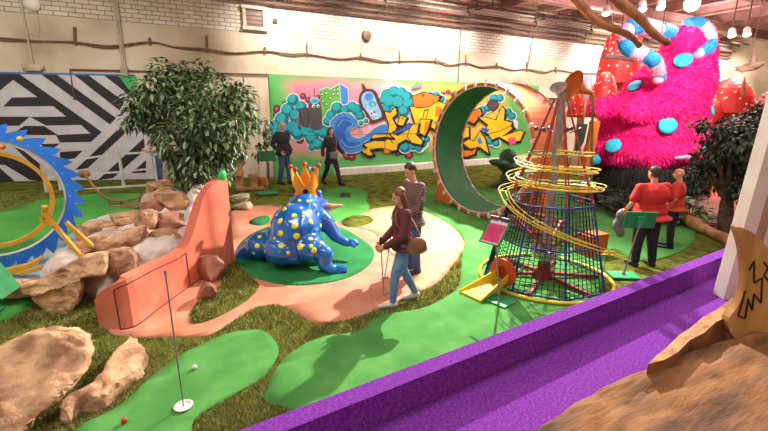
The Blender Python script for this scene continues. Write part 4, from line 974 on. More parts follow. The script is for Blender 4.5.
cl = [(738, 132, 17), (757, 122, 18), (716, 150, 13), (746, 152, 22), (728, 172, 17), (706, 138, 7), (702, 172, 7), (694, 184, 6), (764, 148, 22), (746, 185, 13), (722, 128, 10), (772, 120, 22), (780, 165, 18), (711, 188, 6)]
dt = gd(724, 233)
tree('shrub_tree', 'dusty dark leaved shrub tree with a thick trunk beyond the purple lane', G(726, 235), Q(727, 200, dt), cl + [(702, 158, 11), (752, 190, 15), (700, 124, 7), (745, 140, 20), (730, 152, 18), (688, 172, 6)], dt, LD, 520, .13, .07, 9, .13, (4, 6, 4, 4))
tree('fig_sapling', 'slim sapling with a few leaves beside the graffiti mural', G(268, 182), Q(266, 148, gd(268, 182)), [(264, 128, 6), (270, 137, 6), (262, 143, 5), (258, 152, 5), (268, 119, 3)], gd(268, 182), LF, 300, .2, .08, 11, .03, (3, 5, 3, 2), .15, cat='plant')
def leafplant(label, x, y, n_, L, w_, mats_, seed, rad, cat='plant', name='leafy_plant'):
    rn = random.Random(seed); f_ = G(x, y); t = thing(name, label, cat, f_); mb = MB()
    for i in range(n_):
        a_ = rn.uniform(0, 2 * PI); r_ = rn.uniform(.02, rad); h_ = rn.uniform(.05, .55) * (1.2 - r_ / rad * .6)
        q = f_ + V((math.cos(a_) * r_, math.sin(a_) * r_, h_)); leaf(mb.bm, q, V((math.cos(a_), math.sin(a_), rn.uniform(-.2, .7))), UP, L * rn.uniform(.7, 1.2), w_ * rn.uniform(.8, 1.2), rn.randrange(len(mats_)))
    mb.build('leaves', mats_, t, normals=False)
    m = MB()
    for i in range(7): a_ = i * .9; m.tube([f_, f_ + V((math.cos(a_) * rad * .4, math.sin(a_) * rad * .4, .45))], .009, 5)
    m.build('stems', BARK, t); return t
HST = [mat('hosta_a', '#9cb878', '#7aa055', .45, vs=9), mat('hosta_b', '#5f8a48', '#44703a', .45, vs=9), mat('hosta_c', '#c3cf9a', '#9ab472', .45, vs=9)]
leafplant('bright broad leaved plant beside the log under the dark shrub tree', 690, 223, 150, .28, .15, HST, 3, .5)
for i, (x, y) in enumerate(((604, 205), (620, 212), (642, 219), (590, 199))):
    leafplant(['dark low plant between grey stones and the black fringe', 'dark low plant in the middle of the monster bed', 'dark low plant hidden partly by the man in the red polo', 'dark low plant next to the orange post'][i], x, y, 190, .2, .08, LD, 20 + i, .62)
LOG = mat('log_brown', '#cc9c6c', '#96683f', .8, vs=5, bump=.5, bs=16, detail=8)
m = MB(); a_, b_ = G(664, 216), G(742, 250); k = [a_ + UP * .10, a_.lerp(b_, .3) + UP * .16, a_.lerp(b_, .6) + UP * .09, b_ + UP * .08]
m.tube(catmull(k, 5, False), [.12 + .02 * math.sin(i) for i in range(16)], 12); tag(m.build('log', LOG, None, smooth=True), 'pale brown log edging the bed under the dark shrub tree', 'log')

# ================================================================ frog
FB = mat('frog_blue', '#0c6cbc', '#1c50a0', .2, vs=2.2, c3='#1060ae', coat=.6); FY = mat('frog_yellow', '#e6e23c', '#d2cc28', .35, vs=8); GOLD = mat('crown_gold', '#e09a2e', '#c87f20', .35, vs=5); CRD = mat('crown_red', '#b8303c', None, .25); CDK = mat('gem_dark', '#2c1c38', None, .15); CLB = mat('gem_blue', '#9cc4e4', None, .15)
f0 = G(300, 268); t = thing('frog_statue', 'large glossy blue frog statue with yellow spots on a green lily pad', 'statue', f0)
dF = fd(f0)
m = MB()
E(m, 295, 232, dF + .25, 27, 31, .52, 14); E(m, 303, 215, dF + .5, 20, 24, .42, 20); E(m, 284, 248, dF + .05, 21, 17, .42); E(m, 312, 202, dF + .78, 13.5, 12, .30, 20); E(m, 296, 252, dF + .1, 20, 11, .4)
E(m, 318, 193.5, dF + .72, 4.6, 4.6, .09); E(m, 321, 207, dF + .95, 10, 9, .24)
E(m, 261, 245, dF + .28, 15.5, 14.5, .30, 10)                                   # far hind thigh
m.chain([Q(256, 246, dF + .25), Q(243, 254, dF + .32), Q(242, 262, dF + .3)], [.18, .15, .12])
m.chain([Q(243, 258, dF + .3), Q(246, 271, dF + .15), Q(257, 276, dF + .02)], [.14, .10, .07])
E(m, 309, 247, dF - .02, 16.5, 15, .33, -20)                                    # near hind leg
m.chain([Q(312, 248, dF - .02), Q(325, 254, dF - .12), Q(324, 264, dF - .16), Q(331, 270, dF - .2)], [.23, .15, .12, .09])
for k_, (x, y) in enumerate(((345, 267), (346, 271), (340, 274))): m.chain([Q(331, 269, dF - .18), Q((331 + x) / 2, (269 + y) / 2 - 1, dF - .15), Q(x, y, dF - .15 - .03 * k_)], [.065, .05, .036])
m.chain([Q(320, 218, dF + .55), Q(326, 222, dF + .5), Q(335, 236, dF + .42), Q(346, 243, dF + .42)], [.18, .15, .105, .075])
for k_, (x, y) in enumerate(((356, 241), (358, 244), (354, 246.5))): m.chain([Q(346, 242.5, dF + .42), Q((346 + x) / 2, (242 + y) / 2 - .8, dF + .44), Q(x, y, dF + .46 - .05 * k_)], [.06, .045, .034])
m.chain([Q(284, 225, dF + .9), Q(272, 236, dF + 1.0), Q(270, 243, dF + .95)], [.15, .11, .08])
frog = blob(m, 'body', FB, t, .022, 7)
m = MB(); m.chain([Q(322, 206, dF + .9), Q(331, 207, dF + .82), Q(341, 205.5, dF + .85)], [.075, .06, .03]); blob(m, 'tongue', mat('tongue_pink', '#d8946c', '#c88058', .4, vs=4), t, .015, 3)
def bvh_of(o):
    me = o.data; Mw = world(o); return BVHTree.FromPolygons([Mw @ v.co for v in me.vertices], [list(p.vertices) for p in me.polygons])
def stick(bv, px, py, r_, mt_, name, parent, flat=.3, out=0):
    loc, nn, idx, dd = bv.ray_cast(EYE, ray(px, py).normalized())
    if loc is None: return None
    loc = loc + nn * out
    q = nn.to_track_quat('Z', 'Y'); mb = MB(); mb.ell(loc, (r_, r_, r_ * flat), q, sub=2); return mb.build(name, mt_, parent, smooth=True)
bv = bvh_of(frog)
for x, y, r_ in ((205, 170, 8), (190, 211, 10), (155, 227, 8), (238, 192, 9), (240, 228, 10), (191, 253, 10), (247, 263, 11), (194, 295, 10), (259, 300, 11), (293, 177, 8), (295, 213, 9), (330, 227, 7), (331, 252, 7), (295, 272, 8), (335, 286, 8), (297, 298, 7), (307, 312, 9), (120, 264, 8), (112, 296, 9), (137, 315, 5), (285, 142, 6), (310, 155, 6), (321, 188, 6), (256, 140, 6), (222, 152, 6), (178, 190, 6), (99, 322, 5), (270, 195, 5), (170, 270, 5), (218, 320, 6), (262, 165, 6)):
    X_, Y_ = 225 + x / 3.45, 160 + y / 3.448; stick(bv, X_, Y_, r_ * .3 * pxm(X_, Y_, dF) * 1.05, FY, 'spot', frog)
cr_ = thing('crown', 'golden orange crown with red tips and dark diamonds on the frog', 'crown', Q(306, 195, dF + .68))
k = pxm(306, 190, dF + .68); Mx = Matrix.Translation(Q(306, 196, dF + .68)) @ Matrix.Rotation(.06, 4, RT)
m = MB(); nn = 60; rows = [[], [], [], []]
for i in range(nn):
    a_ = i * 2 * PI / nn; f_ = (i % 12) / 12; h_ = 12 + 16.5 * (abs(f_ - .5) * 2) ** 1.15
    for q, (rr, z_) in enumerate(((11.0, 0), (11.0 + h_ * .12, h_), (9.8 + h_ * .12, h_), (9.8, 0))): rows[q].append(m.bm.verts.new(Mx @ V((math.cos(a_) * rr * k, math.sin(a_) * rr * k, z_ * k))))
for q in range(4):
    for i in range(nn): m.bm.faces.new((rows[q][i], rows[q][(i + 1) % nn], rows[(q + 1) % 4][(i + 1) % nn], rows[(q + 1) % 4][i]))
band = m.build('band', GOLD, cr_)
for j in range(5):
    a_ = j * 2 * PI / 5; m = MB(); m.ell(Mx @ V((math.cos(a_) * 14.6 * k, math.sin(a_) * 14.6 * k, 29.5 * k)), 2.4 * k); m.build('tip_ball', CRD, band, smooth=True)
    a_ += PI / 5; m = MB(); c_ = Mx @ V((math.cos(a_) * 12.0 * k, math.sin(a_) * 12.0 * k, 7.5 * k)); R_ = Matrix.Rotation(a_, 3, 'Z') @ Matrix.Rotation(PI / 4, 3, 'X'); m.box(c_, (1.0 * k, 4.6 * k, 4.6 * k), R_); m.build('diamond', CDK, band)
m = MB(); m.ell(Q(310.5, 169, dF + .48), 2.3 * k); m.build('gem_ball', CLB, cr_, smooth=True)
cr_.rotation_euler.z += .0

# ================================================================ pink monster
PKM = mat('fur_pink', '#fa2086', '#e81276', .8, vs=3, c3='#f01880', spec=.2); PKL = mat('fur_pale', '#ff4c9c', '#f62e8c', .8, vs=3, spec=.2); TURQ = mat('dot_turquoise', '#2cb8d0', '#1fa4c0', .7, vs=6); HBL = mat('horn_blue', '#2390cc', '#1b78b0', .75, vs=6); HWH = mat('horn_pale', '#e6b4cc', '#d090b2', .75, vs=6); FBK = mat('fur_black', '#2e2826', '#1c1816', .85, vs=5)
dM = 12.0; g0_ = Q(650, 200, dM); t = thing('furry_monster', 'giant hot pink furry monster with turquoise dots and striped horns', 'sculpture', (g0_.x, g0_.y, ground(g0_.x, g0_.y)))
m = MB()
E(m, 648, 150, dM, 61, 22, 1.4); E(m, 650, 132, dM, 53, 34, 1.3); E(m, 654, 116, dM, 47, 36, 1.2); E(m, 664, 98, dM, 40, 36, 1.12); E(m, 676, 82, dM, 34, 34, 1.0); E(m, 686, 58, dM, 24.5, 30, .8); E(m, 682, 44, dM - .35, 17, 17, .55)
m.chain([Q(694, 106, dM - .85), Q(668, 112, dM - 1.05), Q(634, 113, dM - .95)], [.30, .27, .24]); E(m, 630, 113, dM - .95, 10, 9, .28)
m.chain([Q(630, 104, dM + .1), Q(600, 108, dM - .1)], [.28, .26]); E(m, 598, 108, dM - .1, 9, 8, .26)
E(m, 690, 158, dM - 1.1, 14, 7, .3)
def furify(o, mats_, n_, L, rn, down=.5):
    me = o.data; bm = bmesh.new(); bm.from_mesh(me); bm.faces.ensure_lookup_table(); fs = bm.faces[:]; ws = [f.calc_area() for f in fs]
    pk = rn.choices(fs, ws, k=n_)
    data = [(f.calc_center_median() + V((rn.uniform(-.03, .03), rn.uniform(-.03, .03), rn.uniform(-.03, .03))), f.normal.copy()) for f in pk]
    for c, n in data:
        d_ = (n * .75 + V((rn.uniform(-.45, .45), rn.uniform(-.45, .45), -down))).normalized(); s_ = d_.cross(n)
        s_ = (s_ if s_.length > 1e-3 else d_.orthogonal()).normalized() * L * .16; l_ = L * rn.uniform(.7, 1.3)
        c = c - n * .02; v = [bm.verts.new(q) for q in (c - s_, c + s_, c + d_ * l_)]; f = bm.faces.new(v); f.material_index = rn.randrange(len(mats_)); f.smooth = False
    me.materials.clear()
    for m_ in mats_: me.materials.append(m_)
    bm.to_mesh(me); bm.free()
body = blob(m, 'body', PKM, t, .05, 6, .5, lambda c, n: c + n * (.025 * noise.noise(c * 4) + .02 * noise.noise(c * 11)))
bv = bvh_of(body)
for x, y, r_ in ((683, 62, 7), (636, 88, 6.2), (666, 126, 7.2), (614, 147, 6.5), (708, 112, 4.5), (703, 151, 4)):
    o = stick(bv, x, y, r_ * 1.2 * pxm(x, y, dM - .8), TURQ, 'dot', body, .25, .10)
furify(body, [PKM, PKL, PKM], 80000, .08, random.Random(3))
m = MB(); E(m, 594, 160, dM - .5, 6.5, 6, .18); blob(m, 'side_ball', TURQ, t, .025, 3)
def striped(pts_, r_, nm, n_=6):
    pts_ = catmull([Q(*p_) for p_ in pts_], 8, False); N_ = len(pts_) - 1; par = None; root_h = None
    for s_ in range(n_):
        i0, i1 = s_ * N_ // n_, (s_ + 1) * N_ // n_; mb = MB()
        mb.tube(pts_[i0:i1 + 1], [r_ * (1.0 - .35 * (i / N_)) * (1 + .06 * math.sin(PI * (i - i0) / max(1, i1 - i0))) for i in range(i0, i1 + 1)], 14)
        o = mb.build(nm, HBL if s_ % 2 == 0 else HWH, t, smooth=True); furify(o, [HBL, HBL] if s_ % 2 == 0 else [HWH, HWH], 1500, .04, random.Random(s_), .2)
    e_ = pts_[-1]; mb = MB(); mb.ell(e_, r_ * .66, sub=2); mb.build(nm + '_tip', HWH, t, smooth=True)
striped([(672, 34, dM - .3), (655, 30, dM - .75), (638, 25, dM - .95), (625, 33, dM - 1.05), (628, 48, dM - 1.1), (642, 54, dM - 1.2), (654, 61, dM - 1.25), (659, 74, dM - 1.0), (658, 79, dM - 1.0)], .205, 'curled_horn', 9)
striped([(684, 30, dM - .3), (697, 27, dM - .4), (706, 36, dM - .5), (708, 46, dM - .6), (698, 53, dM - .72)], .25, 'short_horn', 3)
m = MB(); m.chain([Q(676, 158, dM - 1.5), Q(687, 157, dM - 1.55), Q(697, 160, dM - 1.45)], [.04, .06, .04]); m.build('lip', HWH, t, smooth=True)
# black shaggy fringe
mb = MB(); c_ = Q(650, 168, dM); rn = random.Random(8); gz = ground(c_.x, c_.y)
mb.lathe([(1.2, c_.z + .1), (1.2, c_.z - .5), (.7, gz)], 24, Matrix.Translation((c_.x, c_.y, 0)))
for i in range(5200):
    a_ = rn.uniform(0, 2 * PI); h_ = rn.uniform(0, 1); r_ = 1.28 + .16 * rn.random(); z_ = c_.z + .15 - h_ * .62; L_ = rn.uniform(.18, .5)
    q = V((c_.x + math.cos(a_) * r_ * 1.02, c_.y + math.sin(a_) * r_ * 1.02, z_)); s_ = V((-math.sin(a_), math.cos(a_), 0)) * .018
    v = [mb.bm.verts.new(x_) for x_ in (q - s_, q + s_, q + V((math.cos(a_) * rn.uniform(-.03, .16), math.sin(a_) * rn.uniform(-.03, .16), -L_)))]
    mb.bm.faces.new(v)
mb.build('black_fringe', [FBK], t, normals=False)
# hung branches
BRW = mat('branch_wood', '#b5774e', '#8a5436', .6, vs=4, bump=.3, bs=14)
for lb, pts_, r_ in (('bare brown branch hung above the curled horn', [(566, -14, 8.2), (582, 6, 8.2), (598, 22, 8.2), (612, 28, 8.25), (630, 36, 8.4), (640, 46, 8.5)], .085), ('longer bare branch crossing in front of the pink head', [(604, -14, 8.0), (622, 4, 8.0), (640, 18, 8.05), (652, 32, 8.15), (668, 43, 8.25)], .10)):
    m = MB(); q = catmull([Q(*p_) for p_ in pts_], 4, False); m.tube(q, [r_ * (1 - .4 * i / len(q)) * (1 + .08 * math.sin(i * 1.7)) for i in range(len(q))], 10); br_ = tag(m.build('tree_branch', BRW, None, smooth=True), lb, 'branch')
    m = MB()
    for w_ in (q[4], q[14]): m.cyl(w_, (w_.x, w_.y, CZ), .008, seg=5)
    m.build('hanging_wire', M['iron'], br_)
# orange post and flag
p0, p1 = G(580, 203), Q(595, 121, gd(580, 203)); m = MB(); m.bar(p0, p1, .2, .2, bevel=.01); t = tag(m.build('orange_post', OR2), 'tall leaning orange post beside the pink monster', 'post')
m = MB(); d_ = gd(580, 203) - .15; m.prism([Q(578, 124, d_), Q(588, 124, d_), Q(584, 142, d_), Q(575, 155, d_)], FW * .03); m.build('pennant', mat('pennant_green', '#1e4034', None, .7), t)

# ================================================================ toadstools and other giant flowers
RDC = mat('cap_red', '#d42a22', '#b81f1c', .5, vs=3); DOTW = mat('cap_dot', '#f0d8c8', None, .6); STM = mat('stem_pale', '#dcb8a0', '#c49a84', .7, vs=4)
def toadstool(label, px, py, w_, h_, foot_py, seed, tall=1.0):
    d_ = gd(px, foot_py); c = Q(px, py + h_ / 2, d_); k = pxm(px, py, d_); rn = random.Random(seed); f_ = V((c.x, c.y, ground(c.x, c.y)))
    t = thing('toadstool', label, 'mushroom', f_, 0, 'giant red spotted toadstools'); R_ = w_ / 2 * k; H_ = h_ * k
    prof = [(R_ * .2, -.02), (R_ * .9, -.05), (R_, .02)] + [(R_ * math.cos(i * PI / 20) ** (1 / tall), H_ * math.sin(i * PI / 20)) for i in range(1, 10)] + [(.02, H_)]
    m = MB(); m.lathe(prof, 28, Matrix.Translation(c), 0)
    for i in range(90):
        a_ = rn.uniform(0, 2 * PI); b_ = rn.uniform(.05, 1.35); r_ = R_ * math.cos(b_) ** (1 / tall); q = c + V((math.cos(a_) * r_, math.sin(a_) * r_, H_ * math.sin(b_)))
        n_ = V((math.cos(a_) * math.cos(b_), math.sin(a_) * math.cos(b_), math.sin(b_) * .6)).normalized(); m.ell(q, (R_ * .055, R_ * .055, R_ * .03), n_.to_track_quat('Z', 'Y'), 1, 1)
    m.build('cap', [RDC, DOTW], t)
    m = MB(); m.lathe([(R_ * .34, f_.z - .02), (R_ * .24, (f_.z + c.z) / 2), (R_ * .26, c.z - .03)], 16, Matrix.Translation((c.x, c.y, 0))); m.build('stem', STM, t); return t
toadstool('tall red spotted toadstool behind the curled horn', 618, 58, 42, 52, 167, 1, 1.6)
toadstool('red spotted toadstool between the gramophone horn and the pink arm', 602, 90, 26, 34, 176, 2)
toadstool('small red spotted toadstool behind the cone tip', 581, 104, 28, 24, 168, 3)
toadstool('wide red spotted toadstool right behind the dark shrub tree', 726, 96, 44, 34, 172, 4)
toadstool('low red spotted toadstool touching the pink monster flank', 704, 112, 30, 28, 172, 5)
toadstool('low red spotted toadstool beyond the dark shrub tree crown', 772, 104, 36, 28, 177, 6)
m = MB(); d_ = gd(588, 175); E(m, 587, 88, d_, 6, 13, .1); t = tag(blob(m, 'flower_petal', mat('petal_pink', '#d8a0b8', '#b87890', .6, vs=4), None, .03, 3), 'oval pinkish petal on a stem behind the gramophone horn', 'flower')
m = MB(); p_ = Q(587, 88, d_); m.ell(p_ - FW * .09, (.08, .08, .2)); m.build('heart', M['white_paint'], t); m = MB(); m.cyl(p_ - UP * .2, (p_.x, p_.y, ground(p_.x, p_.y)), .04); m.build('stem', M['post_brown'], t)
m = MB(); d_ = gd(742, 176); q = [Q(739, 120, d_), Q(742, 96, d_), Q(745, 76, d_)]; m.tube(catmull(q, 5, False), [.14, .15, .14, .13, .12, .11, .09, .07, .05, .03, .01], 10); p_ = q[0]; m.cyl(p_, (p_.x, p_.y, ground(p_.x, p_.y)), .13, seg=10)
tag(m.build('brown_spike', BRW, None, smooth=True), 'tall brown pointed spike rising behind the red toadstools', 'spike')
# hanging bird
d_ = 10.5; t = thing('hanging_bird', 'brown wooden bird hung from the ceiling near the red toadstools', 'bird', Q(749, 67, d_)); WD = mat('bird_brown', '#8a6450', '#5e4236', .7, vs=5)
m = MB(); E(m, 750, 67, d_, 10, 4.5, .16, -8); E(m, 760, 64, d_, 4, 3, .1); m.chain([Q(744, 68, d_), Q(734, 71, d_)], [.08, .02]); blob(m, 'body', WD, t, .03, 4)
m = MB(); m.prism([Q(744, 66, d_ - .15), Q(735, 68, d_ - .5), Q(741, 73, d_ - .6), Q(754, 70, d_ - .2)], UP * .03); m.build('wing', WD, t); m = MB(); m.prism([Q(748, 65, d_ + .15), Q(749, 58, d_ + .3), Q(753, 47, d_ + .5), Q(754, 62, d_ + .2)], RT * .03); m.build('wing', WD, t)
m = MB(); p_ = Q(750, 64, d_); m.cyl(p_, (p_.x, p_.y, CZ), .008, seg=5); m.build('hanging_wire', M['iron'], t)
# ceiling spots
LAMP = mat('lamp_glow', '#ffffff', None, .4, emit='#fff2e4', es=14); LAMPB = mat('lamp_glare', '#ffffff', None, .4, emit='#fff6ee', es=60)
def spotlamp(px, py, d_, label, r_=.1, hot=False):
    p_ = Q(px, py, d_); t = thing('spot_lamp', label, 'lamp', p_, 0, 'spot lamps on the ceiling'); dn = (V((0, 0, -1)) - FW * .5 - RT * .2).normalized() if not hot else (EYE - p_).normalized(); Mx = Matrix.Translation(p_) @ dn.to_track_quat('Z', 'Y').to_matrix().to_4x4()
    m = MB(); m.lathe([(r_ * .5, -r_ * 2.4), (r_ * .8, -r_ * 2), (r_, 0), (r_ * .92, 0), (r_ * .7, -r_ * .4)], 18, Mx); hs = m.build('housing', M['white_paint'] if not hot else M['iron'], t)
    m = MB(); m.lathe([(0, -r_ * .12), (r_ * .9, -r_ * .1)], 18, Mx); m.build('lens', LAMPB if hot else LAMP, hs)
    m = MB(); e_ = Mx @ V((0, 0, -r_ * 2)); m.cyl(e_, (e_.x, e_.y, CZ), .018, seg=6); m.build('stem', M['iron'], t)
spotlamp(692, 4, 11.5, 'glaring bright spot lamp above the pink monster', .2, True)
spotlamp(642, 10, 10.5, 'small white spot lamp above the curled horn, first from the wall pipes'); spotlamp(661, 8, 10.5, 'small white spot lamp just beside the glaring lamp'); spotlamp(732, 36, 12.5, 'small spot lamp above the hanging bird'); spotlamp(747, 35, 12.5, 'small spot lamp over the far toadstools'); spotlamp(606, 14, 11.5, 'small spot lamp near the hung branches')
m = MB(); d_ = 13.6; m.bar(Q(604, 56, d_), Q(637, 60, d_), .12, .12, bevel=.01); t = tag(m.build('lamp_bar', M['iron']), 'dark horizontal lamp bar hung behind the curled horn', 'lamp bar')
for x, y in ((608, 56.5), (632, 59.4)): p_ = Q(x, y, d_); m = MB(); m.cyl(p_, (p_.x, p_.y, CZ), .012, seg=5); m.build('hanger', M['iron'], t)
# stumps by the mural
for x, y, w_, h_, lb in ((240, 190, 9, 18, 'tall tan wooden block behind the coral wall'), (254, 188, 9, 14, 'shorter tan wooden block beside the taller one')):
    p_ = G(x, y); k = pxm(x, y, fd(p_)); m = MB(); m.tube([p_, p_ + UP * h_ * k * .5, p_ + UP * h_ * k], [w_ * k * .5, w_ * k * .46, w_ * k * .5], 9); tag(m.build('wood_block', LOG), lb, 'block')
p_ = G(256, 189); m = MB(); m.bar(G(236, 191) + UP * .05, G(264, 189.5) + UP * .05, .2, .06); tag(m.build('plank', M['edge_wood']), 'pale plank lying in front of the wooden blocks', 'plank')
p_ = G(264, 186); m = MB(); m.box(p_ + UP * .12, (.22, .16, .22), bevel=.02); tag(m.build('small_crate', OR2), 'small tan box at the end of the plank', 'box')
m = MB(); d_ = gd(240, 191); E(m, 240, 157, d_, 4.5, 6, .14); E(m, 236, 161, d_, 2.5, 3, .08); E(m, 244, 162, d_, 2, 3, .08); p_ = Q(240, 160, d_); m.cyl(p_, Q(240, 176, d_), .06, .1); tag(blob(m, 'carved_head', LOG, None, .03, 3), 'carved tan wooden head on the tall wooden block', 'carving')

# ================================================================ grass blades on the olive turf
def inpoly(x, y, P_):
    c = False; j = len(P_) - 1
    for i in range(len(P_)):
        xi, yi = P_[i]; xj, yj = P_[j]
        if (yi > y) != (yj > y) and x < (xj - xi) * (y - yi) / (yj - yi) + xi: c = not c
        j = i
    return c
BB = [(min(p[0] for p in a_), max(p[0] for p in a_), min(p[1] for p in a_), max(p[1] for p in a_), a_) for a_ in AREAS]
rn = random.Random(4); bm = bmesh.new()
G1 = [mat('blade_a', '#96904a', None, .8), mat('blade_b', '#68702a', None, .8), mat('blade_c', '#aaa45a', None, .8)]
isl = catmull([(p.x, p.y, 0) for p in (G(*q) for q in [(222, 285), (214, 268), (224, 258), (240, 268), (256, 283), (258, 290), (246, 302), (222, 316), (200, 324), (190, 322), (196, 306)])], 5); isl = [(p[0], p[1]) for p in isl]
made = 0; tries = 0
while made < 46000 and tries < 150000:
    tries += 1
    px_, py_ = rn.uniform(-10, 480), 195 + 250 * rn.random() ** .8
    d_ = ray(px_, py_); tt = -H / d_.z; p_ = EYE + d_ * tt; p_ = G(px_, py_) if py_ < 290 else p_
    x, y = p_.x, p_.y
    if any(b[0] < x < b[1] and b[2] < y < b[3] and inpoly(x, y, b[4]) for b in BB) and not inpoly(x, y, isl): continue
    if (V((x, y, 1)) - A).dot(N) > -.02: continue
    z_ = ground(x, y) + (.03 if inpoly(x, y, isl) else 0); h_ = rn.uniform(.02, .045) * (1 + .25 * (py_ < 320)); a_ = rn.uniform(0, PI); w_ = .004 + .004 * (py_ < 330)
    v = [bm.verts.new(q) for q in ((x - math.cos(a_) * w_, y - math.sin(a_) * w_, z_ - .005), (x + math.cos(a_) * w_, y + math.sin(a_) * w_, z_ - .005), (x + rn.uniform(-.03, .03), y + rn.uniform(-.03, .03), z_ + h_))]
    f = bm.faces.new(v); f.material_index = rn.randrange(3); made += 1
me = bpy.data.meshes.new('grass'); bm.to_mesh(me); bm.free()
for m_ in G1: me.materials.append(m_)
tag(link('grass', me), 'short olive turf blades between the painted paths and greens', 'grass', kind='stuff')
# ================================================================ people
SKIN = mat('skin', '#dba284', '#cc8f72', .5, vs=4); EYEM = mat('eye_dark', '#2a1c18', None, .3); LIP = mat('lip', '#a85c50', None, .5)
def person(label, foot, Hh, face, pose=None, fat=1.0, top=None, top_long=True, hem=.50, bottom=None, shoes=None, hair=None, hair_style='short', coat=False, female=False, look=(0, 0), sleeve_end=1.0, name='person'):
    f_ = V(face).normalized(); t = thing(name, label, 'person', foot, math.atan2(f_.y, f_.x) - PI / 2); LOCAL.add(t.name)
    J = dict(pel=(0, 0, .53), hl=(-.05, 0, .52), hr=(.05, 0, .52), kl=(-.056, .01, .285), kr=(.056, .01, .285), al=(-.058, -.012, .045), ar=(.058, -.012, .045), tl=(-.068, .085, .02), tr=(.068, .085, .02), ch=(0, 0, .72), nk=(0, -.005, .825), hd=(0, .018, .928), sl=(-.102, 0, .80), sr=(.102, 0, .80), el=(-.135, -.02, .635), er=(.135, -.02, .635), wl=(-.145, .03, .50), wr=(.145, .03, .50))
    if pose: J.update(pose)
    sw = .9 if female else 1.0
    J['sl'] = (J['sl'][0] * sw * (1 + (fat - 1) * .5), *J['sl'][1:]); J['sr'] = (J['sr'][0] * sw * (1 + (fat - 1) * .5), *J['sr'][1:])
    P_ = {k_: V(v) * Hh for k_, v in J.items()}; h = Hh; F_ = fat
    Rh = Matrix.Rotation(math.radians(look[1]), 3, 'Z') @ Matrix.Rotation(math.radians(look[0]), 3, 'X')
    hc = P_['hd']
    def hp(x, y, z): return hc + Rh @ V((x * h, y * h, z * h))
    m = MB()
    m.ell(hp(0, -.002, .010), (.044 * h, .054 * h, .056 * h), Rh); m.ell(hp(0, .014, -.026), (.035 * h, .038 * h, .042 * h), Rh); m.ell(hp(0, .056, -.010), (.008 * h, .012 * h, .016 * h), Rh)
    for s_ in (-1, 1): m.ell(hp(.044 * s_, -.004, -.004), (.007 * h, .013 * h, .018 * h), Rh)
    m.cap(P_['nk'] - V((0, 0, .03 * h)), hp(0, -.008, -.03), .032 * h, .029 * h)
    m.ell(P_['ch'], (.09 * h * F_, .062 * h * F_, .115 * h)); m.ell(P_['ch'].lerp(P_['pel'], .6), (.078 * h * F_, .056 * h * F_, .1 * h)); m.ell(P_['pel'], (.086 * h * F_, .064 * h * F_, .06 * h))
    for s_ in 'lr':
        S, El, Wr = P_['s' + s_], P_['e' + s_], P_['w' + s_]; m.cap(P_['ch'] + V((0, 0, .07 * h)), S, .035 * h, .031 * h); m.cap(S, El, .029 * h, .022 * h); m.cap(El, Wr, .022 * h, .0145 * h)
        m.cap(P_['h' + s_], P_['k' + s_], .045 * h, .032 * h); m.cap(P_['k' + s_], P_['a' + s_], .031 * h, .02 * h); m.cap(P_['a' + s_] - V((0, .012 * h, .012 * h)), P_['t' + s_], .021 * h, .015 * h)
        d_ = (Wr - El).normalized(); inn = V((1 if s_ == 'l' else -1, 0, 0)); inn = (inn - d_ * inn.dot(d_)).normalized(); fw_ = d_.cross(inn); fw_ = fw_ if fw_.y > 0 else -fw_
        pc = Wr + d_ * .03 * h; m.ell(pc, (.012 * h, .024 * h, .03 * h), Matrix((inn, fw_, d_)).transposed())
        for q, (o_, L_) in enumerate(((.017, .9), (.006, 1.0), (-.005, .95), (-.016, .75))):
            b_ = pc + d_ * .022 * h + fw_ * o_ * h; e1 = b_ + (d_ * .9 + inn * .35) * .024 * h * L_; e2 = e1 + (d_ * .5 + inn * .85) * .02 * h * L_; m.chain([b_, e1, e2], [.0058 * h, .0052 * h, .0044 * h])
        b_ = Wr + d_ * .018 * h + fw_ * .018 * h; e1 = b_ + (d_ * .6 + fw_ * .8 + inn * .2) * .022 * h; m.chain([b_, e1, e1 + (d_ * .9 + inn * .4) * .016 * h], [.0068 * h, .006 * h, .005 * h])
    bod = blob(m, 'body', SKIN, t, .0105, 3, .4)
    for s_ in (-1, 1):
        m = MB(); m.ell(hp(.017 * s_, .0485, .004), (.0075 * h, .004 * h, .0045 * h), Rh); m.build('eye', EYEM, bod, smooth=True)
    m = MB(); m.ell(hp(0, .0495, -.036), (.013 * h, .004 * h, .0035 * h), Rh); m.build('mouth', LIP, bod, smooth=True)
    e = .013 * h
    # trousers
    m = MB(); m.ell(P_['pel'], (.086 * h * F_ + e, .064 * h * F_ + e, .06 * h))
    for s_ in 'lr': m.cap(P_['h' + s_], P_['k' + s_], .047 * h * (1 + (F_ - 1) * .6) + e * .7, .035 * h * (1 + (F_ - 1) * .4) + e * .6); m.cap(P_['k' + s_], P_['a' + s_] + V((0, 0, .012 * h)), .035 * h * (1 + (F_ - 1) * .4) + e * .5, (.026 if female else .031) * h + e * .4)
    blob(m, 'trousers', bottom, t, .013, 3, .4)
    m = MB()
    for s_ in 'lr': m = MB(); m.cap(P_['a' + s_] - V((0, .018 * h, .018 * h)), P_['t' + s_] + V((0, .01 * h, 0)), .028 * h, .02 * h); m.cap(P_['a' + s_] - V((0, 0, .005 * h)), P_['a' + s_] - V((0, .012 * h, .018 * h)), .027 * h, .027 * h); blob(m, 'shoe', shoes, t, .01, 3, .4)
    # upper garment
    m = MB(); m.ell(P_['ch'], (.092 * h * F_ + e, .064 * h * F_ + e, .115 * h + e)); m.ell(P_['ch'].lerp(P_['pel'], .6), (.08 * h * F_ + e, .058 * h * F_ + e * 1.1, .1 * h)); zb_ = hem * h
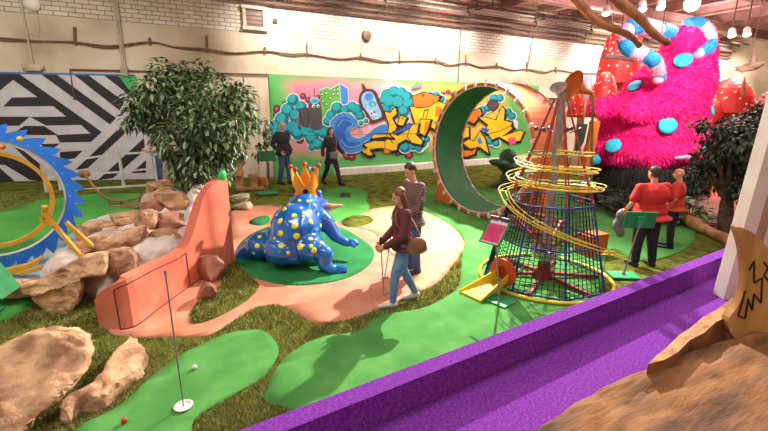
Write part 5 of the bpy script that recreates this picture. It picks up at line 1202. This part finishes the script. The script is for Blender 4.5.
    m.ell(P_['pel'] + V((0, 0, .035 * h)), (.088 * h * F_ + e, .067 * h * F_ + e, .075 * h))
    if hem < .53:
        for i in range(4): z_ = .53 * h + (zb_ - .53 * h) * i / 3; m.ell((P_['pel'].x, P_['pel'].y, z_), ((.09 + .012 * i) * h * F_ + e, (.066 + .008 * i) * h * F_ + e, .03 * h))
    m.cap(P_['nk'] - V((0, 0, .035 * h)), P_['nk'] - V((0, 0, .012 * h)), .048 * h, .036 * h)
    for s_ in 'lr':
        S, El, Wr = P_['s' + s_], P_['e' + s_], P_['w' + s_]; m.cap(P_['ch'] + V((0, 0, .06 * h)), S, .05 * h, .036 * h + e * .5)
        if top_long: m.cap(S, El, .032 * h + e, .026 * h + e * .8); m.cap(El, El.lerp(Wr, .93), .026 * h + e * .8, .021 * h + e * .6)
        else: m.cap(S, S.lerp(El, .72), .030 * h * (1 + (F_ - 1) * .25) + e * .6, .030 * h * (1 + (F_ - 1) * .25) + e * .6)
    blob(m, 'coat' if coat else 'shirt', top, t, .013, 3, .4)
    if hair:
        m = MB(); m.ell(hp(0, -.012, .026), (.0505 * h, .0565 * h, .052 * h), Rh)
        if hair_style == 'short': m.ell(hp(0, -.026, -.002), (.048 * h, .04 * h, .042 * h), Rh)
        if hair_style in ('long', 'bob'):
            dn = .13 if hair_style == 'long' else .075
            for s_ in (-1, 0, 1): m.chain([hp(.038 * s_, -.018 - .012 * (s_ == 0), .015), hp(.046 * s_, -.022, -.045), hp(.042 * s_, -.02 - .012 * (s_ == 0), -dn)], [.024 * h, .024 * h, .013 * h])
        blob(m, 'hair', hair, t, .0115, 3, .4, lambda c, n: c + n * .004 * noise.noise(V((c.x * 60, c.y * 60, c.z * 12))))
    return t
def loc(t, x, y, z, h): return world(t) @ V((x * h, y * h, z * h))
BLK = mat('cloth_black', '#26242a', '#1a191e', .75, vs=6); JEAN = mat('jeans', '#7394bb', '#5578a4', .8, vs=5, bump=.1, bs=80); JEAN2 = mat('jeans_dark', '#3f5a84', '#2e4468', .8, vs=5); MAR = mat('maroon', '#6e3038', '#5a252e', .85, vs=8); REDP = mat('polo_red', '#cc2420', '#b41c1a', .75, vs=4); ORP = mat('polo_orange', '#d23e28', '#bc3220', .75, vs=4); BLKP = mat('trouser_black', '#222024', '#18171a', .7, vs=4); WSH = mat('shoe_white', '#ddd4cc', None, .6); BSH = mat('shoe_black', '#1d1b1c', None, .45); TSH = mat('shoe_tan', '#a87a50', None, .6); HBR = mat('hair_auburn', '#8a5230', '#5e3420', .5, vs=9, stretch=(1, 1, .2)); HDK = mat('hair_dark', '#33241e', '#20160f', .5, vs=9); HBN = mat('hair_brown', '#4a3226', '#342218', .5, vs=9); PNK = mat('shirt_pale_pink', '#e4c6c4', '#d4aeb0', .8, vs=4)
def plaid():
    m = bpy.data.materials.new('plaid'); m.use_nodes = True; nt = m.node_tree; n = nt.nodes; l = nt.links; b = n['Principled BSDF']; tc = n.new('ShaderNodeTexCoord'); prev = None
    col = None
    for ax_, sc_, c_ in (('X', 14, '#6e2c38'), ('Z', 14, '#6e2c38'), ('X', 30, '#c8a8a0'), ('Z', 30, '#c8a8a0')):
        w = n.new('ShaderNodeTexWave'); w.wave_type = 'BANDS'; w.bands_direction = ax_; w.inputs['Scale'].default_value = sc_ / 2.2; l.new(tc.outputs['Object'], w.inputs['Vector'])
        r = n.new('ShaderNodeValToRGB'); r.color_ramp.elements[0].position = .74; r.color_ramp.elements[0].color = (0, 0, 0, 1); r.color_ramp.elements[1].position = .86; r.color_ramp.elements[1].color = (.38, .38, .38, 1); l.new(w.outputs['Fac'], r.inputs['Fac'])
        mx = n.new('ShaderNodeMixRGB'); l.new(r.outputs['Color'], mx.inputs[0])
        if prev is None: mx.inputs[1].default_value = C('#2c161e')
        else: l.new(prev, mx.inputs[1])
        mx.inputs[2].default_value = C(c_); prev = mx.outputs[0]
    l.new(prev, b.inputs['Base Color']); b.inputs['Roughness'].default_value = .8; return m
def HT(foot, y): return zat(foot, y) - foot.z
# walking girl
f_ = G(402, 303); h = HT(f_, 187)
girl = person('woman in maroon sweater and blue jeans walking past the frog with a putter', f_, h, -RT * .95 - FW * .22, dict(hl=(-.05, .0, .52), kl=(-.055, .075, .285), al=(-.055, .095, .045), tl=(-.06, .195, .02), kr=(.055, -.02, .285), ar=(.055, -.13, .06), tr=(.06, -.045, .018), wl=(-.06, .165, .53), el=(-.125, .03, .63), wr=(.045, .17, .54), er=(.12, .03, .64), hd=(0, .035, .925)), 1.0, MAR, True, .50, JEAN, WSH, HBR, 'long', False, True, (-18, 0))
m = MB(); a_ = loc(girl, -.005, .19, .60, h); b_ = G(384, 295) + UP * .02; m.tube([a_, b_], .009, 8); 
pt = thing('putter', 'golf putter held by the woman in maroon', 'putter', G(384, 295)); m.build('shaft', GRY, pt); m = MB(); m.tube([a_, a_.lerp(b_, .24)], .014, 8); m.build('grip', BLKP, pt); m = MB(); m.box(b_ + RT * .03, (.11, .03, .028), Matrix.Rotation(YAW - PI / 2 + .8, 3, 'Z'), bevel=.004); m.build('club_head', GRY, pt)
bg = thing('shoulder_bag', 'tan leather shoulder bag on the hip of the woman in maroon', 'bag', loc(girl, -.15, -.10, .50, h)); m = MB(); m.ell(loc(girl, -.11, -.085, .545, h), (.05, .15, .12), world(girl).to_quaternion()); m.ell(loc(girl, -.11, -.085, .515, h), (.055, .16, .09), world(girl).to_quaternion()); TAN = mat('bag_tan', '#9a6a42', '#7c5030', .5, vs=6); blob(m, 'pouch', TAN, bg, .02, 3)
m = MB(); m.tube(catmull([loc(girl, -.115, -.03, .60, h), loc(girl, -.09, .075, .72, h), loc(girl, .02, .04, .83, h), loc(girl, .07, -.04, .80, h), loc(girl, -.02, -.09, .7, h), loc(girl, -.11, -.12, .60, h)], 4, False), .011, 6); m.build('strap', TAN, bg)
f_ = G(412, 272); h = HT(f_, 162)
man = person('man in a dark plaid shirt standing behind the woman in maroon', f_, h, -RT * .85 - FW * .5, dict(wl=(-.05, .16, .54), el=(-.135, .03, .63), wr=(.05, .16, .55), er=(.135, .03, .63), hd=(0, .04, .925)), 1.05, plaid(), True, .47, JEAN2, BSH, HBN, 'short', False, False, (-20, 10))
pt = thing('putter', 'golf putter held by the man in the plaid shirt', 'putter', G(392, 278)); a_ = loc(man, 0, .19, .60, h); b_ = loc(man, -.02, .30, .015, h); m = MB(); m.tube([a_, b_], .009, 8); m.build('shaft', GRY, pt); m = MB(); m.tube([a_, a_.lerp(b_, .24)], .014, 8); m.build('grip', BLKP, pt); m = MB(); m.box(b_, (.11, .03, .028), bevel=.004); m.build('club_head', GRY, pt)
# man and woman by the mural
f_ = G(285, 184); h = HT(f_, 121)
person('bald man in black jacket and jeans standing before the graffiti mural', f_, h, RT * .85 - FW * .5, dict(wl=(-.125, .07, .53), el=(-.165, -.06, .64), wr=(.125, .07, .53), er=(.165, -.06, .64), al=(-.06, .05, .045), tl=(-.07, .145, .02), kl=(-.058, .04, .285), ar=(.06, -.06, .045), tr=(.07, .035, .02)), 1.18, BLK, True, .49, JEAN2, BSH, None, 'bald', True, False, (0, -20))
f_ = G(332, 185); h = HT(f_, 127)
wo = person('woman in black coat and dark leggings striding before the mural', f_, h, RT * .75 - FW * .6, dict(kl=(-.05, .09, .29), al=(-.05, .15, .05), tl=(-.055, .245, .03), kr=(.05, -.06, .285), ar=(.05, -.17, .07), tr=(.055, -.09, .02), wl=(-.17, .14, .55), el=(-.16, .03, .64), wr=(.15, -.04, .52), er=(.145, -.05, .64)), 1.08, BLK, True, .40, BLKP, BSH, HBN, 'bob', True, True, (0, -25))
bg = thing('handbag', 'grey handbag worn across by the woman in the black coat', 'bag', loc(wo, .06, .13, .50, h)); GB = mat('bag_grey', '#7d7880', '#68646c', .6, vs=6); m = MB(); m.box(loc(wo, .05, .118, .53, h), (.26, .09, .2), world(wo).to_3x3(), bevel=.03); m.build('pouch', GB, bg, smooth=False); m = MB(); m.tube(catmull([loc(wo, .0, .12, .58, h), loc(wo, -.035, .10, .72, h), loc(wo, -.08, .045, .83, h), loc(wo, -.10, -.03, .80, h)], 4, False), .011, 6); m.build('strap', GB, bg)
# staff in red
f_ = G(641, 266); h = HT(f_, 166)
ma = person('heavyset man in red polo and black trousers seen from behind', f_, h, FW * .95 - RT * .12, dict(wl=(-.195, .08, .56), el=(-.21, -.01, .65), wr=(.18, .10, .55), er=(.21, .0, .64), al=(-.075, .0, .045), tl=(-.09, .09, .02), ar=(.085, -.03, .045), tr=(.10, .06, .02), kr=(.075, .0, .285), kl=(-.07, .01, .285)), 1.72, REDP, False, .50, BLKP, BSH, HBN, 'short', False, False, (-6, 8))
m = MB(); MXW = world(ma); 
for x, y, z, r_ in ((-.20, .12, .50, (.09, .07, .12)), (-.22, .13, .40, (.085, .08, .13)), (-.20, .10, .33, (.07, .07, .1))): m.ell(MXW @ (V((x, y, z)) * h), r_, MXW.to_quaternion())
tag(blob(m, 'jacket', GB, None, .02, 4, .5, lambda c, n: c + n * .012 * noise.noise(c * 12)), 'bundled grey jacket hanging from the heavyset man’s hand'.replace('’s', ''), 'jacket')
f_ = G(668, 248); h = HT(f_, 168)
person('bald man in orange red polo standing beyond the heavyset man', f_, h, -RT * .7 + FW * .5, dict(wl=(-.1, .14, .55), el=(-.15, .01, .64), wr=(.1, .14, .55), er=(.15, .01, .64)), 1.2, ORP, False, .50, BLKP, BSH, None, 'bald')
f_ = G(161, 186); h = HT(f_, 124)
person('person in pale pink top and jeans half hidden behind the leafy tree', f_, h, -FW * .7 - RT * .5, dict(wl=(-.10, .13, .60), el=(-.145, .0, .64), wr=(.10, .13, .60), er=(.145, .0, .64), al=(-.07, .03, .045), tl=(-.08, .12, .02)), 1.0, PNK, True, .52, JEAN2, TSH, HBR, 'long', False, True)
